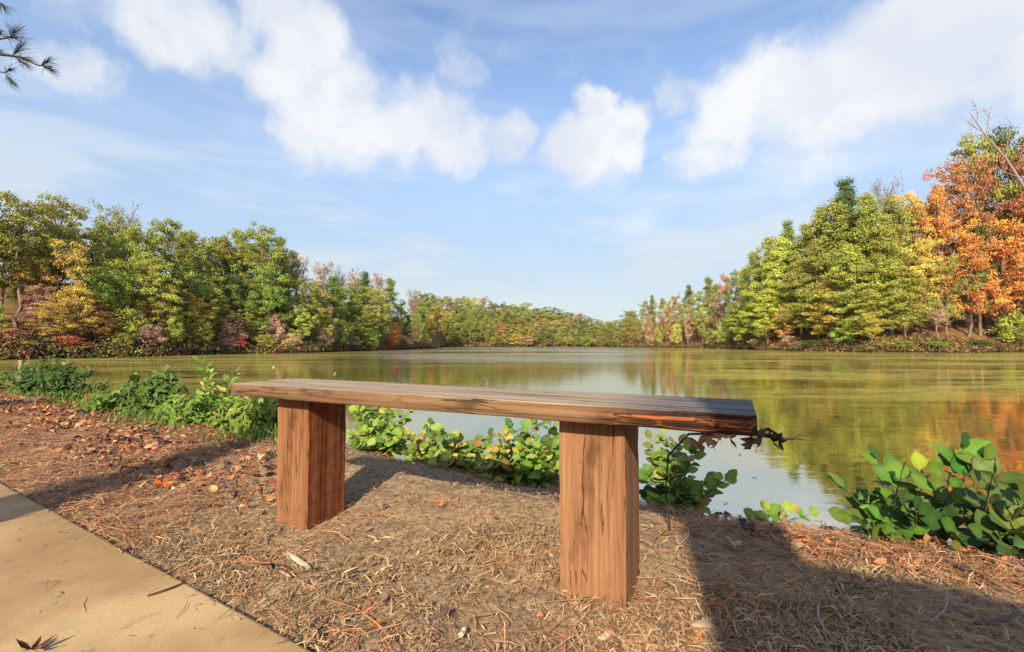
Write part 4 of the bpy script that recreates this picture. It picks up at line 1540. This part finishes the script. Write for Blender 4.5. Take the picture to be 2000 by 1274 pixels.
    # far left: dense low bushes
    specs = [
        ('low dense dark green bush at the far end of the bank', 100, 1.72, [(15, 735), (50, 715), (92, 704), (128, 712), (165, 722), (198, 752), (60, 740), (112, 738), (155, 750), (35, 765), (85, 770), (140, 772)], BUSHY + GREENS[:1], .075, 24, LEAVES_OVAL),
        ('bright green bush reaching out of view along the bank', -40, 1.72, [(-90, 740), (-50, 730), (-10, 745), (15, 760), (-70, 770), (-20, 775), (25, 780), (-100, 765), (5, 735)], GREENS, .075, 24, LEAVES_OVAL),
        ('dark leaved sapling shrub with pointed leaves over the grass', 295, 1.68, [(240, 765), (270, 745), (320, 728), (340, 760), (300, 770), (250, 800), (290, 800), (340, 800), (365, 790)], DEEPS + GREENS[:2], .100, 18, LEAVES_OVAL),
        ('upright feathery weed rising past the left end of the plank', 425, 1.66, [(400, 710), (412, 730), (440, 745), (460, 728), (390, 770), (425, 770), (465, 765), (410, 800), (450, 800)], GREENS + LIMES[:2], .075, 30, LEAVES_NARROW),
        ('yellow green bush under the left end of the plank', 505, 1.66, [(460, 790), (490, 785), (520, 785), (545, 790), (475, 810), (505, 815), (535, 815), (555, 820), (490, 840), (525, 845), (440, 815)], LIMES + GREENS, .065, 26, LEAVES_OVAL),
        ('low broad green weed between the dark bush and the pointed sapling', 225, 1.66, [(190, 785), (215, 770), (240, 775), (260, 790), (205, 800), (235, 805), (180, 800)], GREENS + BUSHY[:2], .075, 22, LEAVES_OVAL),
        ('bright leafy weed filling the space before the feathery weed', 365, 1.62, [(335, 800), (355, 780), (380, 785), (400, 800), (345, 820), (370, 825), (395, 825)], GREENS + LIMES[:1], .070, 22, LEAVES_OVAL),
        ('thin weed with a few leaves poking above the plank', 560, 1.80, [(535, 722), (560, 745), (520, 745), (590, 750), (650, 735)], GREENS, .040, 6, LEAVES_OVAL),
    ]
    for i, (lab, px, s, tips, pal, sz, per, lv) in enumerate(specs):
        b = root_at(px, s)
        T = [at(x, y, b.y + r.uniform(-.3, .3) * min(1, b.y / 4)) for (x, y) in tips]
        o = shrub('bank_shrub', lab, b, T, sz, lv, pal, per, 200 + i, 'shrubs along the open end of the bank', start=.08, spread=2.2, face=.9)
        inner_foliage(o, b, T, sz, pal, 300 + i) if i in (0, 1, 2, 4, 5, 6) else None


build_shrubs()


# ------------------------------------------------------------------ small single things
def curled_leaf(name, label, cat, p, size, colr, yaw, lobes=5, curl=.35, seed=1, parent=None, pitch=0.0):
    """dry lobed leaf with a stalk"""
    r = random.Random(seed)
    bm = bmesh.new()
    cen = bm.verts.new((0, 0, 0))
    ring = []
    n = lobes * 4
    for i in range(n):
        a = 2 * math.pi * i / n
        k = .5 * (.62 + .38 * math.cos(a * lobes)) * (1 - .25 * (abs(math.atan2(math.sin(a - math.pi * 1.5), math.cos(a - math.pi * 1.5))) < .5))
        x, y = math.cos(a) * k, math.sin(a) * k
        ring.append(bm.verts.new((x, y, curl * (x * x * 1.6 + y * y * .6) + r.uniform(-.05, .05))))
    for i in range(n):
        bm.faces.new((cen, ring[i], ring[(i + 1) % n]))
    w = .012
    a = [bm.verts.new(v) for v in ((-w, -.02, .01), (w, -.02, .01), (w, -.55, .10), (-w, -.55, .10))]
    bm.faces.new(a)
    me = bpy.data.meshes.new(name)
    bm.to_mesh(me)
    bm.free()
    at_ = me.attributes.new('tint', 'FLOAT', 'POINT')
    at_.data.foreach_set('value', np.array([r.uniform(.2, .8) for _ in me.vertices], np.float32))
    me.materials.append(M_FOLIAGE)
    o = link(name, me, parent, p)
    o.scale = (size, size, size)
    o.rotation_euler = (pitch, r.uniform(-.3, .3), yaw)
    o.color = tuple(colr) + (1,)
    if cat:
        tag(o, label, cat)
    return o


def g(px, py, dz=0.0):
    p = on_z(px, py, GZ)
    for _ in range(4):
        p = on_z(px, py, float(near_h(p.x, p.y)))
    p.z += dz
    return p


def sliver(name, label, cat, a, b, w, th, colr, bend=.0, seed=1):
    """split chip or stick lying between two points"""
    r = random.Random(seed)
    a, b = Vector(a), Vector(b)
    c = (a + b) / 2
    mb = MB()
    pts, rad = [], []
    sd = (b - a).cross(Vector((0, 0, 1))).normalized()
    for i in range(6):
        f = i / 5
        pts.append(a.lerp(b, f) - c + sd * bend * math.sin(f * math.pi) + Vector((0, 0, r.uniform(-.001, .001))))
        rad.append(w * (.45 + .55 * math.sin(math.pi * (.15 + .75 * f))) * r.uniform(.85, 1.15))
    mb.tube(pts, rad, 6)
    V = np.array([tuple(v) for v in mb.V])
    zc = V[:, 2].copy()
    cen = np.repeat(np.array([p.z for p in pts]), 6)
    V[:, 2] = cen + (zc - cen) * th
    col = np.tile(np.array(colr), (len(V), 1)) * np.random.default_rng(seed).uniform(.75, 1.2, (len(V), 1))
    me = mesh_np(name, V, np.array(mb.Q), M_PIECES, col=np.clip(col, 0, 1))
    o = link(name, me, None, c)
    tag(o, label, cat)
    return o


def small_things():
    curled_leaf('fallen_leaf', 'large orange lobed leaf lying at the edge of the trunk shadow', 'leaf', g(318, 955, .018), .075, (.46, .15, .03), .6, 5, .5, 1, pitch=.35)
    curled_leaf('fallen_leaf', 'smaller orange leaf behind the large orange one, nearer the bench post', 'leaf', g(382, 935, .015), .060, (.48, .17, .03), 2.0, 5, .4, 2, pitch=.25)
    curled_leaf('fallen_leaf', 'dark red brown spiky dry leaf on the concrete path', 'leaf', Vector(on_z(62, 1268, GZ + .026)), .056, (.10, .03, .018), 1.0, 6, .9, 3)
    curled_leaf('fallen_leaf', 'curled orange leaf on the mound between the bench posts', 'leaf', g(858, 995, .012), .040, (.44, .17, .06), 1.1, 3, .8, 4, pitch=.3)
    curled_leaf('fallen_leaf', 'pale pinkish grey curled leaf in the shaded straw by the bank edge', 'leaf', g(1430, 1075, .016), .060, (.42, .33, .28), .4, 4, .7, 5, pitch=.35)
    curled_leaf('fallen_leaf', 'orange brown leaf before the tan stone at the corner of the shade', 'leaf', g(1358, 1262, .012), .035, (.46, .2, .05), .4, 3, .6, 6)
    for i, (x, y, c) in enumerate(((120, 905, (.45, .2, .09)), (230, 870, (.40, .14, .06)), (430, 868, (.46, .16, .05)), (520, 868, (.42, .14, .05)), (170, 860, (.14, .10, .10)))):
        pass
    sliver('wood_chip', 'broad pale wood chip on the mulch beyond the path edge', 'wood chip', g(562, 1090, .012), g(604, 1120, .012), .008, .35, (.62, .45, .30), 0, 11)
    sliver('wood_chip', 'pale chip lying beside the broad pale wood chip', 'wood chip', g(540, 1118, .010), g(566, 1135, .010), .004, .4, (.55, .42, .28), 0, 12)
    sliver('wood_chip', 'short blocky pale chip at the near edge of the mulch', 'wood chip', g(898, 1256, .012), g(908, 1240, .014), .006, .6, (.62, .44, .32), 0, 13)
    sliver('wood_chip', 'pale splintered chip near the right hand post foot', 'wood chip', g(1170, 1262, .012), g(1196, 1246, .012), .007, .5, (.58, .43, .30), 0, 14)
    sliver('stick', 'short black stick beside the edge of the path', 'stick', g(612, 1257, .012), g(640, 1228, .014), .003, .9, (.02, .018, .018), 0, 15)
    sliver('stick', 'dark stub of stick leaning by the foot of the right post', 'stick', g(1082, 1150, .006), at(1094, 1118, g(1082, 1150).y), .003, 1, (.14, .07, .04), 0, 16)
    sliver('stick', 'thin dark stick standing in the mulch between the posts', 'stick', g(967, 1128, .004), at(968, 1096, g(967, 1128).y), .0022, 1, (.10, .07, .06), 0, 17)
    sliver('twig', 'thin dark twig lying on the sunlit concrete path', 'twig', Vector(on_z(288, 1163, GZ + .019)), Vector(on_z(362, 1136, GZ + .019)), .0035, .6, (.07, .04, .02), .006, 18)
    sliver('stick', 'long dark stick in the shade at the near right corner', 'stick', g(1905, 1235, .016), g(1990, 1215, .02), .0045, .9, (.10, .075, .07), .008, 19)
    sliver('stick', 'pale forked root curving out of the shaded mulch', 'stick', g(1600, 1190, .014), g(1632, 1270, .014), .0024, 1, (.30, .24, .20), .012, 20)
    sliver('stick', 'grey crooked twig in the shade near the pale forked root', 'stick', g(1818, 1225, .010), g(1850, 1180, .03), .0018, 1, (.30, .24, .19), .010, 21)
    sliver('stick', 'straight brown stick angled across the sunlit bank edge', 'stick', g(1885, 1112, .014), g(1985, 1175, .014), .0035, .8, (.34, .22, .13), .004, 22)
    sliver('stick', 'orange brown stick in the shaded straw right of the post', 'stick', g(1510, 1165, .016), g(1560, 1140, .016), .0022, .9, (.42, .19, .09), .002, 23)
    sliver('bark_strip', 'orange strip of bark on the bank edge below the sprig', 'bark strip', g(1590, 1082, .014), g(1690, 1080, .014), .006, .5, (.48, .19, .08), .004, 24)
    # bundles of long fallen needles
    for i, (lab, ctr, ends) in enumerate((
            ('star shaped bundle of red pine needles at the near edge of the mulch', (708, 1212), [(660, 1222), (750, 1190), (770, 1268), (742, 1200), (735, 1150), (775, 1274)]),
            ('bundle of orange pine needles beside the pale wood chip', (505, 1110), [(440, 1112), (560, 1122), (530, 1092), (470, 1096)]))):
        c = g(*ctr, .014)
        mb = MB()
        for e in ends:
            q = g(*e, .012)
            mb.tube([Vector((0, 0, 0)), (q - c) * .5 + Vector((0, 0, .006)), q - c], [.0011, .0011, .0006], 4)
        V = np.array([tuple(v) for v in mb.V])
        me = mesh_np('needle_bundle', V, np.array(mb.Q), M_PIECES, col=np.tile(np.array((.48, .17, .07)), (len(V), 1)))
        tag(link('needle_bundle', me, None, c), lab, 'pine needles')
    # stone at the shade's corner
    bm = bmesh.new()
    bmesh.ops.create_icosphere(bm, subdivisions=3, radius=1)
    for v in bm.verts:
        n = float(fbm(np.array(v.co.x * 2 + 5), np.array(v.co.y * 2 + v.co.z), 6))
        v.co *= .8 + .45 * n
        v.co = Vector((v.co.x * .026, v.co.y * .020, v.co.z * .013))
    me = bpy.data.meshes.new('stone')
    bm.to_mesh(me)
    bm.free()
    for p in me.polygons:
        p.use_smooth = True
    c4 = me.attributes.new('col', 'FLOAT_COLOR', 'POINT')
    c4.data.foreach_set('color', np.tile(np.array((.36, .26, .17, 1), np.float32), len(me.vertices)))
    me.materials.append(M_PIECES)
    tag(link('stone', me, None, g(1374, 1240, .010)), 'small tan stone half sunk in mulch at the border of sun and shade', 'stone')
    # stake in the water
    p = on_z(42, 722, 0)
    me = bevel_box('wooden_stake', (.17, .17, .80), M_FENCE, .015, 2, 4, 2, .01, 5, (.5, .5, .45))
    tag(link('wooden_stake', me, None, p), 'short pale wooden stake standing in the lake beyond the dark bush', 'stake')
    # drifting leaves on the lake
    for i, (x, y, lab) in enumerate(((1345, 750, 'dark leaf floating on the pale water beyond the plank'), (1515, 771, 'dark leaf floating among the algae past the end of the plank'),
                                     (980, 745, 'small dark leaf floating on the open bright water'), (1445, 888, 'leaf drifting on the bright water under the dead branch'),
                                     (1474, 932, 'leaf adrift on bright water above the small sprig'), (1417, 982, 'leaf adrift close to the tips of the tall dark shrub'))):
        q = on_z(x, y, .006)
        d = q.y
        curled_leaf('floating_leaf', lab, 'leaf', q, .012 * d if d < 6 else .11, (.07, .05, .03), i * 1.3, 2, .15, 40 + i)


small_things()


def dead_branch():
    """dead branch with curled leaves behind the rotted end of the plank"""
    Y = 1.32
    b = g(1295, 1010)
    b = Vector((b.x, Y + .05, float(near_h(b.x, Y + .05))))
    root = empty('dead_branch', b)
    tag(root, 'dead branch with hanging curled leaves showing past the rotted plank end', 'branch')
    W = lambda x, y, dd=Y: at(x, y, dd) - b
    mb = MB()
    mb.tube([Vector((0, 0, -.05)), W(1300, 960), W(1305, 890), W(1345, 848), W(1430, 846), W(1485, 848), W(1530, 858), W(1560, 857), W(1574, 860)], [.0025, .0025, .003, .004, .006, .008, .0045, .003, .0015], 6)
    mb.tube([W(1545, 858), W(1560, 850), W(1572, 851)], [.003, .002, .001], 5)
    mb.tube([W(1480, 846), W(1500, 838), W(1530, 856)], [.006, .005, .003], 5)
    link('twig', mb.mesh('twig', M_DEAD), root)
    r = random.Random(12)
    for i, (x, y, s, c) in enumerate(((1365, 868, .055, (.26, .17, .08)), (1400, 868, .045, (.22, .16, .07)), (1385, 852, .06, (.34, .15, .07)), (1425, 855, .05, (.16, .12, .10)),
                                      (1470, 868, .055, (.12, .09, .06)), (1482, 862, .06, (.09, .065, .05)), (1505, 858, .06, (.05, .04, .035)), (1520, 862, .045, (.04, .03, .03)), (1408, 850, .035, (.45, .17, .06)))):
        o = curled_leaf('dead_leaf', None, None, W(x, y), s * 1.35, c, r.uniform(0, 6), 3, 1.0, 60 + i, root, pitch=1.2 + r.uniform(-.3, .3))


dead_branch()
